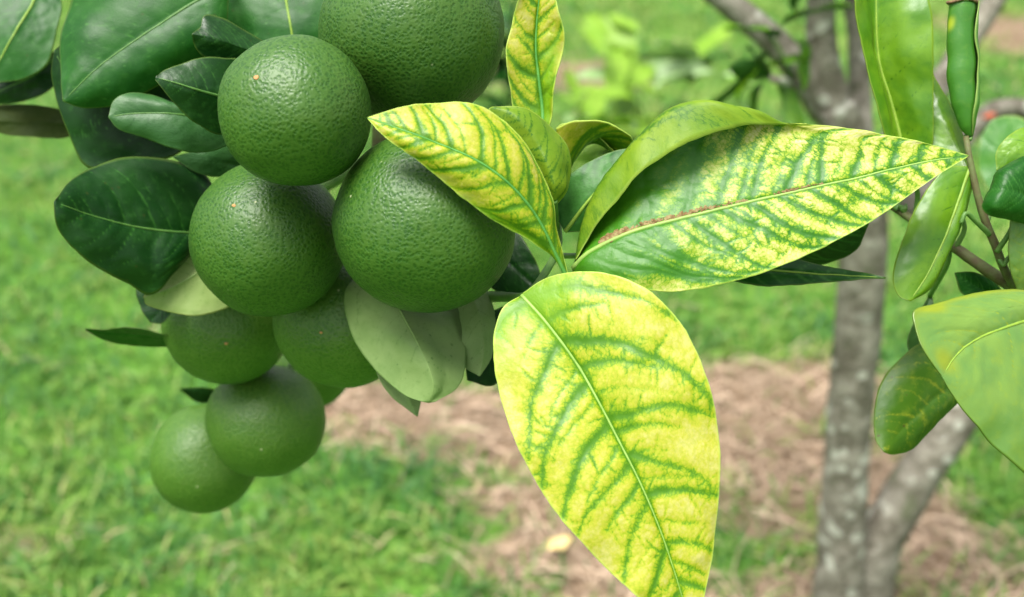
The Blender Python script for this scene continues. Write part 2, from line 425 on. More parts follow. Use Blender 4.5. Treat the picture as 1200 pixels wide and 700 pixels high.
def blade_mat(name, stops, trans):
    m, nt, out = new_mat(name); n = N(nt)
    r = nt.nodes.new('ShaderNodeValToRGB')
    el = r.color_ramp.elements
    while len(el) < len(stops): el.new(0.5)
    for e, (p, c) in zip(el, stops): e.position = p; e.color = (*c, 1)
    nt.links.new(n.attr('tone'), r.inputs[0])
    p = n.principled(r.outputs[0], 0.55, 0.35)
    nt.links.new(n.mixsh(trans, p, n.translucent(r.outputs[0])), out.inputs[0])
    return m
M_GRASS = blade_mat('grass_blade', ((0, (0.022, 0.11, 0.028)), (0.3, (0.065, 0.20, 0.034)), (0.6, (0.135, 0.275, 0.04)), (0.88, (0.27, 0.37, 0.08)), (1.0, (0.45, 0.36, 0.20))), 0.3)
M_STRAW = blade_mat('dry_straw', ((0, (0.05, 0.028, 0.016)), (0.35, (0.22, 0.165, 0.105)), (0.75, (0.46, 0.335, 0.235)), (1.0, (0.62, 0.49, 0.36))), 0.12)

def blades(name, mat, x, y, h, w, lean, az, tone, flat=False, label='', cat=''):
    n = len(x); K = 4
    rng = np.random.default_rng(len(x))
    t = np.linspace(0, 1, K)[None]
    dx, dy = np.cos(az)[:, None], np.sin(az)[:, None]
    z0 = ground_h(x, y)[:, None]
    hor = lean[:, None] * h[:, None] * (t ** 1.7 if not flat else t)
    ver = h[:, None] * t * (1 - 0.45 * lean[:, None].clip(0, 1) * t) if not flat else (rng.random((n, 1)) * 0.025 + 0.004 + h[:, None] * 0.12 * np.sin(t * 3.1) * rng.random((n, 1)))
    cx, cy, cz = x[:, None] + dx * hor, y[:, None] + dy * hor, z0 - 0.002 + ver
    tw = rng.random((n, 1)) * 6.28
    ww = w[:, None] * (np.array([0.75, 1.0, 0.75, 0.08])[None] if not flat else np.array([0.7, 1, 0.9, 0.5])[None])
    sx, sy = -np.sin(az)[:, None], np.cos(az)[:, None]
    roll = (rng.random((n, 1)) - 0.5) * 1.2
    ox, oy, oz = sx * ww * np.cos(roll), sy * ww * np.cos(roll), ww * np.sin(roll)
    va = np.stack([cx - ox, cy - oy, cz - oz], -1); vb = np.stack([cx + ox, cy + oy, cz + oz], -1)
    v = np.stack([va, vb], 2).reshape(n, K * 2, 3)
    base = (np.arange(n) * K * 2)[:, None, None]
    q = np.array([[2 * k, 2 * k + 1, 2 * k + 3, 2 * k + 2] for k in range(K - 1)])[None] + base
    me = mesh_from(name, v.reshape(-1, 3), q.reshape(-1, 4), None, [mat])
    attr(me, 'tone', np.repeat(tone, K * 2))
    o = link(name, me)
    tag(o, label, cat, kind='stuff')
    return o

def scatter(n, seed):
    """ground points spread over the wedge in front of the camera, thinner with distance"""
    rng = np.random.default_rng(seed)
    y = 0.9 + (rng.random(n) ** 1.35) * 9.5
    x = (rng.random(n) * 2 - 1) * (0.9 + y * 0.72)
    return x, y, rng

def build_grass():
    x, y, rng = scatter(230000, 1)
    d = dry(x, y)
    clump = fbm(x * 5, y * 5, 21)
    keep = rng.random(len(x)) < np.clip(1.05 - 1.15 * d, 0.04, 1) * (0.35 + 1.0 * clump)
    x, y, d, clump = x[keep], y[keep], d[keep], clump[keep]
    n = len(x)
    h = (0.022 + 0.05 * rng.random(n) ** 1.6) * (0.6 + 0.9 * clump) * (1 + 0.06 * np.clip(y - 2, 0, 8))
    w = (0.0016 + 0.0022 * rng.random(n)) * (1 + 0.12 * np.clip(y - 2, 0, 8))
    tone = np.clip(0.08 + 0.7 * rng.random(n) + 0.75 * (fbm(x * 3 + 7, y * 3, 8) - 0.5) + 0.035 * np.clip(y - 1.5, 0, 6) + 0.18 * d * rng.random(n), 0, 0.86)
    tone = np.where(rng.random(n) < 0.03 + 0.12 * d, 0.92 + 0.08 * rng.random(n), tone)
    blades('grass', M_GRASS, x, y, h, w, 0.3 + 1.1 * rng.random(n), rng.random(n) * 6.283, tone, label='short mixed green lawn grass covering the ground behind the fruit', cat='grass')
    x, y, rng = scatter(190000, 2)
    d = dry(x, y)
    keep = rng.random(len(x)) < np.clip(d * 1.1, 0.007, 1)
    x, y = x[keep], y[keep]; n = len(x)
    blades('dry_straw', M_STRAW, x, y, 0.03 + 0.10 * rng.random(n) ** 2, 0.0008 + 0.0020 * rng.random(n) ** 3, np.ones(n), rng.random(n) * 6.283,
           np.clip(0.2 + 0.75 * rng.random(n), 0, 1), flat=True, label='tan dry straw and dead grass lying round the tree foot', cat='straw')
build_grass()

# ------------------------------------------------------------------ leaves of the foreground branches
def seg_field(pts, segs, chunk=160):
    """max over segments of exp(-(d/w)^2); pts (n,2), segs rows: x0 y0 x1 y1 w0 w1 strength"""
    out = np.zeros(len(pts), np.float32)
    p = pts.astype(np.float32); segs = np.asarray(segs, np.float32)
    order = np.argsort(p[:, 1]); py = p[order, 1]
    for s in segs:
        rad = 6.0 * max(s[4], s[5])
        a = np.searchsorted(py, min(s[1], s[3]) - rad); b = np.searchsorted(py, max(s[1], s[3]) + rad)
        if a >= b: continue
        idx = order[a:b]; q = p[idx]
        dx, dy = s[2] - s[0], s[3] - s[1]
        t = np.clip(((q[:, 0] - s[0]) * dx + (q[:, 1] - s[1]) * dy) / (dx * dx + dy * dy + 1e-9), 0, 1)
        dd = (q[:, 0] - s[0] - t * dx) ** 2 + (q[:, 1] - s[1] - t * dy) ** 2
        w = s[4] + (s[5] - s[4]) * t
        out[idx] = np.maximum(out[idx], s[6] * np.clip(1.06 / (1 + (dd / (w * w)) ** 0.8) - 0.06, 0, 1))
    return out

def make_veins(L, wl, wr, rng, count, angle, width, spurs, curve=0.55, secondary=True):
    """lateral veins on a blade L cm long; wl(v), wr(v) half widths in cm"""
    segs = []
    for side, wf in ((-1, wl), (1, wr)):
        k = 0; y = L * 0.03
        step = L * 0.94 / count
        while y < L * 0.97:
            big = (k % 2 == 0)
            ang = math.radians(angle + rng.normal() * 7)
            x, yy = 0.0, y
            w0 = width * (1.0 if big else 0.7) * (0.85 + 0.3 * rng.random())
            reach = (0.97 if big else 0.55 + 0.3 * rng.random())
            st = (0.75 + 0.3 * rng.random()) if big else (0.35 + 0.45 * rng.random())
            pts = [(0.0, yy)]
            ds = L / 60
            wob = rng.normal() * 0.1
            for it in range(60):
                v = min(max(yy / L, 0), 1)
                frac = x / max(wf(v), 1e-3)
                if frac > reach or v > 0.985: break
                a = ang - curve * frac ** 2 * 1.3 + 0.09 * math.sin(it * 0.55 + wob * 40) + 0.07 * math.sin(it * 1.3 + wob * 90)
                x += math.sin(a) * ds; yy += math.cos(a) * ds
                pts.append((x, yy))
            m = len(pts)
            for i in range(m - 1):
                f0, f1 = i / m, (i + 1) / m
                s = st * (1 - 0.35 * f0)
                segs.append((side * pts[i][0], pts[i][1], side * pts[i + 1][0], pts[i + 1][1], w0 * (1 - 0.5 * f0), w0 * (1 - 0.5 * f1), s))
                for sg in (-1, 1):
                    if rng.random() < spurs:
                        da = math.atan2(pts[i + 1][0] - pts[i][0], pts[i + 1][1] - pts[i][1]) + sg * math.radians(55 + 20 * rng.random())
                        ln = L * (0.015 + 0.06 * rng.random() ** 1.5)
                        xa, ya = pts[i]
                        for h in range(3):
                            da += rng.normal() * 0.3
                            xb, yb = xa + math.sin(da) * ln / 3, ya + math.cos(da) * ln / 3
                            segs.append((side * xa, ya, side * xb, yb, w0 * 0.5 * (1 - h * 0.25), w0 * 0.38 * (1 - h * 0.25), s * (0.8 - 0.15 * h)))
                            xa, ya = xb, yb
            y += step * (0.5 if secondary else 1.0) * (0.6 + 0.8 * rng.random()); k += 1
    return segs

def leaf(parent, curves, top, under, label=None, rib=None, res=(40, 70), veins=(9, 58, 0.10, 0.0), green=(), tint=(), face='top',
         seed=1, wave=0.0, quilt=0.00008, thick=0.0004, undul=0.0030, ribw=0.0009, bulge=0.0, petiole=None, midgreen=0.0, ribspan=(0.0, 0.97), ribmat=None, notch=None):
    """curves: [(u, [(px, py, depth), ...] base to tip), ...] from u=-1 to u=1 with the midrib at u=0"""
    rng = np.random.default_rng(seed)
    nu, nv = res
    nv1, nu1 = nv + 1, nu + 1
    us = [c[0] for c in curves]
    rows = np.stack([catmull([P(*p) for p in c[1]], nv1) for c in curves], 0)      # K, nv1, 3
    uu = np.linspace(-1, 1, nu1)
    K = len(us)
    grid = np.zeros((nv1, nu1, 3))
    if K == 3:
        for k, u in enumerate(uu):
            a, b, f = (rows[0], rows[1], u + 1) if u <= 0 else (rows[1], rows[2], u)
            grid[:, k] = a * (1 - f) + b * f
    else:
        q = np.concatenate([2 * rows[:1] - rows[1:2], rows, 2 * rows[-1:] - rows[-2:-1]], 0)
        for k, u in enumerate(uu):
            i = min(max(int(np.searchsorted(us, u, 'right')) - 1, 0), K - 2)
            f = (u - us[i]) / (us[i + 1] - us[i])
            a, b, c, d = q[i], q[i + 1], q[i + 2], q[i + 3]
            grid[:, k] = 0.5 * (2 * b + (c - a) * f + (2 * a - 5 * b + 4 * c - d) * f ** 2 + (3 * b - a - 3 * c + d) * f ** 3)
    def normals(g):
        du = np.gradient(g, axis=1); dv = np.gradient(g, axis=0)
        n = np.cross(du, dv)
        ln = np.linalg.norm(n, axis=2, keepdims=True)
        n = n / np.maximum(ln, 1e-12)
        n[0] = n[1]; n[-1] = n[-2]
        return n
    nrm = normals(grid)
    tocam = CAMP - grid
    area = np.linalg.norm(np.cross(np.gradient(grid, axis=1), np.gradient(grid, axis=0)), axis=2)
    sgn = 1.0 if ((nrm * tocam).sum(2) * area).sum() > 0 else -1.0
    if face != 'top': sgn = -sgn
    nrm = nrm * sgn
    # blade coordinates in cm
    mid = catmull([P(*p) for p in curves[us.index(0)][1]], nv1)
    L = np.linalg.norm(np.diff(mid, axis=0), axis=1).sum() * 100
    cross = np.concatenate([np.zeros((nv1, 1)), np.cumsum(np.linalg.norm(np.diff(grid, axis=1), axis=2), axis=1)], 1) * 100
    c0 = np.array([np.interp(0, uu, cross[r]) for r in range(nv1)])
    X = cross - c0[:, None]
    vv = np.linspace(0, 1, nv1)
    Y = np.repeat((vv * L)[:, None], nu1, 1)
    wl = lambda v: float(np.interp(v, vv, -X[:, 0])); wr = lambda v: float(np.interp(v, vv, X[:, -1]))
    segs = make_veins(L, wl, wr, rng, *veins)
    if midgreen:
        for i in range(40):
            f = i / 40
            segs.append((0, f * L, 0, (f + 1 / 40) * L, midgreen * (1.2 - 0.7 * f), midgreen * (1.2 - 0.7 * f), 0.95))
    field = seg_field(np.stack([X, Y], -1).reshape(-1, 2), segs).reshape(nv1, nu1)
    U = np.repeat(uu[None], nv1, 0); V = np.repeat(vv[:, None], nu1, 1)
    taper = np.clip(np.minimum(V, 1 - V) * 6, 0, 1)
    au = np.abs(U)
    disp = quilt * (1 - field ** 0.7) * taper - 0.0006 * np.exp(-(X / 0.12) ** 2) * taper * 0.6
    disp += bulge * np.sin(np.pi * au) * np.sin(np.pi * V)
    disp += (0.0009 * (fbm(X * 1.6 + seed * 7, Y * 1.6 + seed, seed) - 0.5) + undul * (vnoise(X * 0.75 + seed * 5 + 90, Y * 0.75 + seed * 3, seed + 1) - 0.5) * (0.3 + 0.7 * au)) * taper
    if wave: disp += wave * np.sin(V * L * 2.1 + seed + U * 1.5) * au ** 2 * taper
    g3 = grid + nrm * disp[..., None]
    # slightly uneven margin
    out = (grid[:, -1] - grid[:, -2]); out /= np.linalg.norm(out, axis=1)[:, None] + 1e-9
    g3[:, -1] += out * (0.0006 * (fbm(vv * L * 2.5, vv * 0 + seed, seed + 3) - 0.5) * taper[:, 0])[:, None]
    out = (grid[:, 0] - grid[:, 1]); out /= np.linalg.norm(out, axis=1)[:, None] + 1e-9
    g3[:, 0] += out * (0.0006 * (fbm(vv * L * 2.5, vv * 0 + seed + 50, seed + 9) - 0.5) * taper[:, 0])[:, None]
    th = thick * (0.75 + 0.25 * (1 - au)) / 2
    # the rim is rounded: both skins meet in a thicker bead at the margin
    bead = 1 + 0.6 * np.clip((au - 0.95) / 0.05, 0, 1)
    top_v = g3 + nrm * (th * bead)[..., None]; bot_v = g3 - nrm * (th * bead)[..., None]
    org = mid[0]
    verts = np.concatenate([top_v.reshape(-1, 3), bot_v.reshape(-1, 3)]) - org
    i, j = np.meshgrid(np.arange(nv), np.arange(nu), indexing='ij')
    a = i * nu1 + j
    qt = np.stack([a, a + 1, a + nu1 + 1, a + nu1], -1).reshape(-1, 4)
    if sgn < 0: qt = qt[:, ::-1]
    qb = (qt + nv1 * nu1)[:, ::-1]
    off = nv1 * nu1
    ring = np.concatenate([np.arange(nu1), nu1 * np.arange(1, nv1) + nu, nv * nu1 + np.arange(nu - 1, -1, -1), nu1 * np.arange(nv - 1, 0, -1)])
    r2 = np.roll(ring, -1)
    qr = np.stack([ring, ring + off, r2 + off, r2], 1)
    if sgn < 0: qr = qr[:, ::-1]
    quads = np.vstack([qt, qb, qr])
    midx = np.concatenate([np.zeros(len(qt)), np.ones(len(qb)), np.zeros(len(qr))])
    me = mesh_from('leaf', verts, quads, None, [top, under], midx)
    dist_edge = np.minimum(X - X[:, :1], X[:, -1:] - X)
    edge = np.clip(1 - dist_edge / 0.07, 0, 1)
    gr = np.zeros((nv1, nu1))
    for u, v, ru, rv, amt in green: gr += amt * np.exp(-((U - u) / ru) ** 2 - ((V - v) / rv) ** 2)
    ti = np.zeros((nv1, nu1))
    for u, v, ru, rv, amt in tint: ti += amt * np.exp(-((U - u) / ru) ** 2 - ((V - v) / rv) ** 2)
    two = lambda z: np.concatenate([z.ravel(), z.ravel()])
    attr(me, 'vein', two(field)); attr(me, 'edge', two(edge)); attr(me, 'green', two(gr)); attr(me, 'tint', two(ti))
    fl = np.stack([X + seed * 13.7, Y, np.full_like(X, seed * 3.1)], -1).reshape(-1, 3)
    attr(me, 'flat', np.concatenate([fl, fl]), 'FLOAT_VECTOR')
    o = link('leaf', me, parent, Vector(org) - parent_world(parent))
    if label: o['label'] = label
    if rib is not None:
        # the midrib stands a little proud of the blade
        ki = us.index(0)
        mg = np.stack([np.array([np.interp(0, uu, g3[r, :, k]) for r in range(nv1)]) for k in range(3)], 1)
        mn = np.stack([np.array([np.interp(0, uu, nrm[r, :, k]) for r in range(nv1)]) for k in range(3)], 1)
        n = 36
        s0, s1 = ribspan
        t = np.linspace(s0, s1, n)
        rr = ribw * (1.05 - 0.82 * t)
        pts = np.stack([np.interp(t, vv, mg[:, k]) for k in range(3)], 1)
        nn_ = np.stack([np.interp(t, vv, mn[:, k]) for k in range(3)], 1)
        vis = nn_ if face == 'top' else -nn_
        pts = pts + vis * (thick * 0.5 - rr * 0.25)[:, None]
        pts[-1] -= vis[-1] * rr[-1]
        v, q, tr = tube_data(pts, rr, sides=8, n=n * 2)
        link('midrib', mesh_from('midrib', v - org, q, tr, [rib]), o)
    if petiole is not None:
        pp = [mid[2] * 1.0] + [P(*p) for p in petiole]
        v, q, tr = tube_data(pp, [0.0012, 0.0011, 0.0013], sides=8)
        link('petiole', mesh_from('petiole', v - org, q, tr, [M_TWIG_G]), o)
    return o, g3, nrm, uu, vv

def simple(parent, base, tip, mid, ea, eb, dm, da, db, top, under, **kw):
    """leaf from pixel outlines: mid, ea, eb are inner points of midrib and both margins; dm depths along the midrib (list),
    da, db how far (m) the margins lie behind the midrib at mid length"""
    def depth(t): return float(np.interp(t, np.linspace(0, 1, len(dm)), dm))
    def line(pts, off, e):
        p = [base] + list(pts) + [tip]
        seg = np.concatenate([[0], np.cumsum([math.hypot(p[i + 1][0] - p[i][0], p[i + 1][1] - p[i][1]) for i in range(len(p) - 1)])]); seg /= seg[-1]
        r = []
        for (x, y), t in zip(p, seg):
            d = depth(t) + off * math.sin(math.pi * t) ** 0.7 if 0 < t < 1 else depth(t)
            r.append((x, y, d))
        if e:      # keep the two ends from collapsing to one point
            r[0] = (r[0][0] + e * 0.7 * EN[0], r[0][1] + e * 0.7 * EN[1], r[0][2]); r[-1] = (r[-1][0] + e * 0.4 * EN[0], r[-1][1] + e * 0.4 * EN[1], r[-1][2])
        return r
    ax, ay = tip[0] - base[0], tip[1] - base[1]
    ln = math.hypot(ax, ay)
    EN = (-ay / ln, ax / ln)
    ma = np.mean(np.array(ea), 0); c = ((base[0] + tip[0]) / 2, (base[1] + tip[1]) / 2)
    s = 1 if (np.mean([p[0] for p in ea]) - np.mean([p[0] for p in eb])) * EN[0] + (np.mean([p[1] for p in ea]) - np.mean([p[1] for p in eb])) * EN[1] > 0 else -1
    return leaf(parent, [(-1, line(ea, da, 2.0 * s)), (0, line(mid, 0, 0)), (1, line(eb, db, -2.0 * s))], top, under, **kw)

# ------------------------------------------------------------------ the shoot with yellow mottled leaves
shoot = tag(empty('mottled_shoot', P(600, 345, 0.465)), 'citrus shoot with large yellow leaves mottled by green veins', 'branch')
tube('twig', [P(*p) for p in ((470, 330, 0.60), (540, 345, 0.53), (590, 348, 0.475), (618, 346, 0.44), (640, 318, 0.447), (655, 285, 0.462), (650, 240, 0.475))],
     [0.004, 0.0036, 0.003, 0.0026, 0.002, 0.0017, 0.0014], M_TWIG_G, shoot, sides=10, rough=0.1)

# the long leaf hanging to the bottom edge
leaf(shoot, [
    (-1, [(609, 348, 0.4262), (590, 360, 0.424), (580, 385, 0.421), (578, 415, 0.418), (584, 456, 0.414), (598, 502, 0.410), (620, 550, 0.406), (655, 605, 0.402), (700, 655, 0.399), (745, 698, 0.398), (792, 733, 0.399), (811, 744, 0.4)]),
    (0, [(611, 346, 0.4255), (640, 378, 0.420), (675, 425, 0.415), (701, 470, 0.411), (727, 520, 0.407), (752, 570, 0.404), (777, 630, 0.402), (797, 692, 0.401), (812, 746, 0.4)]),
    (1, [(613, 344, 0.4258), (640, 326, 0.424), (682, 318, 0.420), (722, 323, 0.416), (766, 345, 0.412), (805, 390, 0.409), (830, 450, 0.407), (842, 512, 0.406), (842, 572, 0.404), (836, 640, 0.403), (826, 695, 0.401), (813, 744, 0.4)])],
    M_MOT_A, M_MOT_U, 'long pointed yellow leaf with branching green veins hanging to the bottom edge', rib=M_RIB_PALE, res=(110, 190),
    veins=(8, 60, 0.165, 0.34, 0.45), seed=3, wave=0.0006, quilt=0.0005, bulge=0.003, midgreen=0.11, ribw=0.00072,
    green=((0.3, 0.02, 1.2, 0.12, 0.4), (0.05, 0.45, 0.15, 0.25, 0.12), (0.0, 0.85, 0.8, 0.25, -0.12)), tint=((0.5, 0.06, 1.0, 0.12, 0.7), (-0.9, 0.12, 0.4, 0.15, 0.5)))

# the big leaf pointing to the twig on the right, its upper margin curled over
big, g3, gn, guu, gvv = leaf(shoot, [
    (-1, [(671, 319, 0.446), (700, 326, 0.440), (745, 338, 0.436), (790, 342, 0.433), (850, 333, 0.431), (900, 318, 0.430), (950, 297, 0.430), (1000, 272, 0.430), (1050, 240, 0.430), (1100, 205, 0.431), (1134, 184, 0.432)]),
    (-0.5, [(671, 317, 0.446), (692, 308, 0.441), (733, 306, 0.4375), (774, 304, 0.4355), (834, 290, 0.434), (892, 276, 0.433), (946, 257, 0.4325), (998, 242, 0.432), (1050, 220, 0.4315), (1097, 199, 0.4315), (1134, 183.5, 0.432)]),
    (0, [(671, 315, 0.446), (690, 296, 0.4435), (727, 277, 0.441), (768, 263, 0.4395), (822, 250, 0.438), (886, 235, 0.437), (945, 222, 0.4355), (998, 210, 0.434), (1050, 197, 0.433), (1095, 188, 0.4325), (1135, 183, 0.432)]),
    (0.45, [(672, 312, 0.4475), (685, 280, 0.450), (712, 246, 0.450), (745, 222, 0.4485), (795, 200, 0.446), (865, 187, 0.443), (935, 184, 0.440), (995, 184, 0.437), (1048, 182, 0.4345), (1095, 181, 0.433), (1135, 182.6, 0.432)]),
    (0.75, [(673, 309, 0.4475), (681, 268, 0.450), (700, 222, 0.449), (742, 168, 0.4475), (795, 133, 0.4455), (862, 136, 0.444), (920, 152, 0.4415), (985, 163, 0.438), (1045, 171, 0.4352), (1095, 176, 0.4333), (1135, 182.3, 0.432)]),
    (0.88, [(674, 306, 0.446), (683, 266, 0.446), (704, 219, 0.443), (752, 158, 0.439), (803, 123, 0.4372), (868, 125, 0.437), (918, 144, 0.4395), (980, 155, 0.4382), (1042, 165, 0.4355), (1095, 173, 0.4336), (1135, 182.1, 0.432)]),
    (1, [(675, 304, 0.4445), (694, 272, 0.4425), (715, 242, 0.4385), (758, 196, 0.4345), (810, 166, 0.4335), (868, 148, 0.4355), (917, 146, 0.4392), (978, 148, 0.4385), (1040, 159, 0.4358), (1095, 171, 0.4337), (1135, 182, 0.432)])],
    M_MOT_B, M_MOT_U, 'large cream and green mottled leaf with curled margin and brown scar along its midrib', rib=M_RIB_PALE, res=(110, 190),
    veins=(12, 55, 0.13, 0.26, 0.45), seed=8, quilt=0.0004, midgreen=0.09, ribw=0.0011, wave=0.0,
    green=((0.2, 0.0, 1.5, 0.18, 0.55), (0.55, 0.22, 0.4, 0.28, 0.35), (-0.4, 0.28, 0.8, 0.25, 0.12), (0.2, 0.75, 1.0, 0.25, -0.1)), tint=((0.0, 0.0, 2, 0.16, 0.8), (0.6, 0.25, 0.35, 0.25, 0.7), (-0.4, 0.25, 0.8, 0.3, 0.35)))

def build_scab():
    rng = np.random.default_rng(5)
    bm = bmesh.new()
    org = np.array(parent_world(big))
    for k in range(420):
        v = 0.10 + 0.55 * rng.random() ** 1.5
        u = 0.015 + (0.065 * rng.random() * (1.25 - v) + 0.012 * math.sin(v * 23)) * (0.5 + 0.5 * math.exp(-((v - 0.12) / 0.12) ** 2))
        if 0.47 < v < 0.53: continue
        r = int(v * (len(gvv) - 1))
        c = np.array([np.interp(u, guu, g3[r, :, q]) for q in range(3)]); nn = np.array([np.interp(u, guu, gn[r, :, q]) for q in range(3)])
        s = (0.00022 + 0.0005 * rng.random() ** 2) * (1.35 - v) * (1.5 if v < 0.15 else 1)
        from mathutils import Matrix
        z = Vector(nn); rot = z.to_track_quat('Z', 'Y').to_matrix().to_4x4()
        m = Matrix.Translation(Vector(c - org + nn * 0.00025)) @ rot @ Matrix.Rotation(rng.random() * 6.28, 4, 'Z') @ Matrix.Diagonal((s * 1.7, s, s * 0.45, 1))
        bmesh.ops.create_icosphere(bm, subdivisions=1, radius=1.0, matrix=m)
    for vtx in bm.verts: vtx.co += Vector(((rng.random() - .5), (rng.random() - .5), (rng.random() - .5))) * 0.00012
    me = bpy.data.meshes.new('scar'); bm.to_mesh(me); bm.free(); me.materials.append(M_SCAB)
    o = link('scar', me, big); o['label'] = 'crusty brown scar along the pale midrib'
build_scab()

# the leaf lying over the largest fruit
leaf(shoot, [
    (-1, [(663, 326, 0.424), (650, 303, 0.4215), (625, 283, 0.417), (590, 262, 0.413), (545, 235, 0.4085), (490, 190, 0.4045), (450, 159, 0.405), (431, 139.5, 0.4065)]),
    (-0.5, [(664, 326, 0.424), (646, 296, 0.419), (628, 272, 0.4145), (596, 246, 0.4085), (552, 213, 0.4045), (498, 179, 0.4025), (456, 155, 0.404), (431, 139, 0.4065)]),
    (0, [(664, 325, 0.424), (644, 283, 0.418), (628, 253, 0.4145), (601, 219, 0.408), (558, 188, 0.4045), (508, 166, 0.4035), (464, 150, 0.4045), (430, 138, 0.4065)]),
    (0.5, [(665, 325, 0.424), (649, 276, 0.420), (636, 238, 0.4165), (613, 192, 0.411), (567, 156, 0.408), (515, 144, 0.4065), (470, 138, 0.406), (431, 138, 0.4065)]),
    (1, [(666, 324, 0.4245), (653, 270, 0.423), (642, 228, 0.4205), (625, 184, 0.417), (600, 149, 0.4145), (565, 125, 0.412), (520, 119, 0.4095), (470, 127, 0.407), (432, 137, 0.4065)])],
    M_MOT_A, M_MOT_U, 'yellow and green mottled leaf bent over the largest orange', rib=M_RIB_GRN, res=(90, 150),
    veins=(9, 50, 0.10, 0.2, 0.35), seed=12, quilt=0.0003, midgreen=0.06, ribw=0.0008,
    green=((-0.4, 0.3, 0.6, 0.35, 0.12), (0.0, 0.0, 2, 0.2, 0.25)), tint=((-1.0, 0.3, 0.3, 0.4, 0.6), (1.0, 0.4, 0.25, 0.4, 0.4), (0, 0.0, 1, 0.12, 0.6)))

# the leaf standing upright at the top edge
leaf(shoot, [
    (-1, [(633, 168, 0.4605), (606, 140, 0.4585), (598, 105, 0.457), (592, 62, 0.455), (599, 35, 0.454), (609, -8, 0.452), (626, -48, 0.45)]),
    (0, [(634, 168, 0.460), (636, 135, 0.4605), (632, 98, 0.4595), (628, 60, 0.458), (629, 25, 0.456), (632, -10, 0.454), (628, -50, 0.45)]),
    (1, [(635, 168, 0.4605), (646, 138, 0.4585), (652, 92, 0.456), (661, 48, 0.453), (660, 30, 0.453), (649, -8, 0.451), (630, -48, 0.45)])],
    M_MOT_A, M_MOT_U, 'narrow upright yellow mottled leaf at the top edge beside the topmost orange', rib=M_RIB_GRN, res=(70, 120), veins=(5, 50, 0.13, 0.2), seed=21,
    quilt=0.0006, wave=0.0008, midgreen=0.12, green=((0.5, 0.3, 0.5, 0.25, 0.2), (0, 0.1, 1, 0.12, 0.3), (-0.4, 0.45, 0.5, 0.12, 0.22), (0, 0.75, 1, 0.2, -0.2)), tint=((0.6, 0.4, 0.4, 0.25, 0.7), (0.2, 0.12, 0.8, 0.15, 0.6)), ribw=0.0009,
    petiole=[(640, 200, 0.466), (650, 240, 0.475)])

# olive leaf seen from below between the two
leaf(shoot, [
    (-1, [(648, 238, 0.439), (600, 205, 0.440), (575, 160, 0.438), (573, 127, 0.435)]),
    (-0.5, [(649, 239, 0.438), (625, 195, 0.4365), (598, 160, 0.4355), (574, 126.5, 0.435)]),
    (0, [(650, 240, 0.438), (648, 212, 0.4335), (628, 165, 0.4335), (600, 135, 0.434), (575, 126, 0.435)]),
    (0.5, [(651, 240, 0.4385), (662, 212, 0.4375), (650, 168, 0.4365), (615, 134, 0.436), (576, 125.5, 0.435)]),
    (1, [(652, 240, 0.439), (672, 208, 0.443), (668, 170, 0.442), (645, 145, 0.440), (612, 128, 0.437), (577, 125, 0.435)])],
    M_BRT, M_MOT_U, 'olive green leaf underside tucked behind the bent mottled leaf', face='under', seed=31, res=(40, 60), veins=(8, 55, 0.05, 0.0), petiole=[(653, 262, 0.46), (655, 285, 0.462)])
# leaves behind the big one
leaf(shoot, [
    (-1, [(656, 222, 0.470), (650, 190, 0.468), (651, 160, 0.464), (660, 146, 0.462), (690, 150, 0.466), (735, 190, 0.474)]),
    (0, [(658, 223, 0.472), (672, 190, 0.474), (690, 170, 0.473), (710, 172, 0.474), (738, 194, 0.475)]),
    (1, [(652, 150, 0.462), (672, 141, 0.459), (700, 140, 0.459), (722, 147, 0.461), (740, 160, 0.466), (745, 190, 0.474)])],
    M_MOT_A, M_MOT_U, 'dull yellow and green leaf peeping out behind the curled margin', seed=37, res=(50, 60), veins=(8, 55, 0.12, 0.1), green=((0, 0.5, 1.5, 0.8, 0.22),), tint=((0, 0.5, 2, 1, 0.3),))
simple(shoot, (662, 272), (752, 172), [(690, 235), (722, 200)], [(648, 245), (650, 222), (675, 200), (712, 180)], [(690, 268), (715, 240), (742, 205)], [0.456, 0.452, 0.455], 0.006, 0.004,
       M_DRK_L, M_MOT_U, label='dark glossy green leaf with yellow edge below the curled margin', seed=41, res=(50, 60), veins=(7, 55, 0.10, 0.1), green=((-0.6, 0.5, 0.8, 0.8, 0.3), (0.5, 0.5, 0.8, 0.8, 0.6)), rib=M_RIB_YEL)
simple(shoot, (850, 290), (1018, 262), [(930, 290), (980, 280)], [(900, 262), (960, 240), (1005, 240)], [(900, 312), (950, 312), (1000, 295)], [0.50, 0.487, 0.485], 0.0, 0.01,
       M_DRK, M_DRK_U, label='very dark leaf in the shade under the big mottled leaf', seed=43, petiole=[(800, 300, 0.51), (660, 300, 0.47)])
simple(shoot, (770, 305), (1038, 326), [(850, 312), (920, 318), (980, 322)], [(850, 295), (920, 300), (970, 312)], [(840, 325), (900, 336), (950, 333), (1000, 328)], [0.475, 0.462, 0.452], 0.004, -0.003,
       M_DRK_L, M_DRK_U, label='narrow green leaf edge showing below the big mottled leaf', seed=47, rib=M_RIB_YEL, petiole=[(700, 300, 0.48), (650, 300, 0.46)])

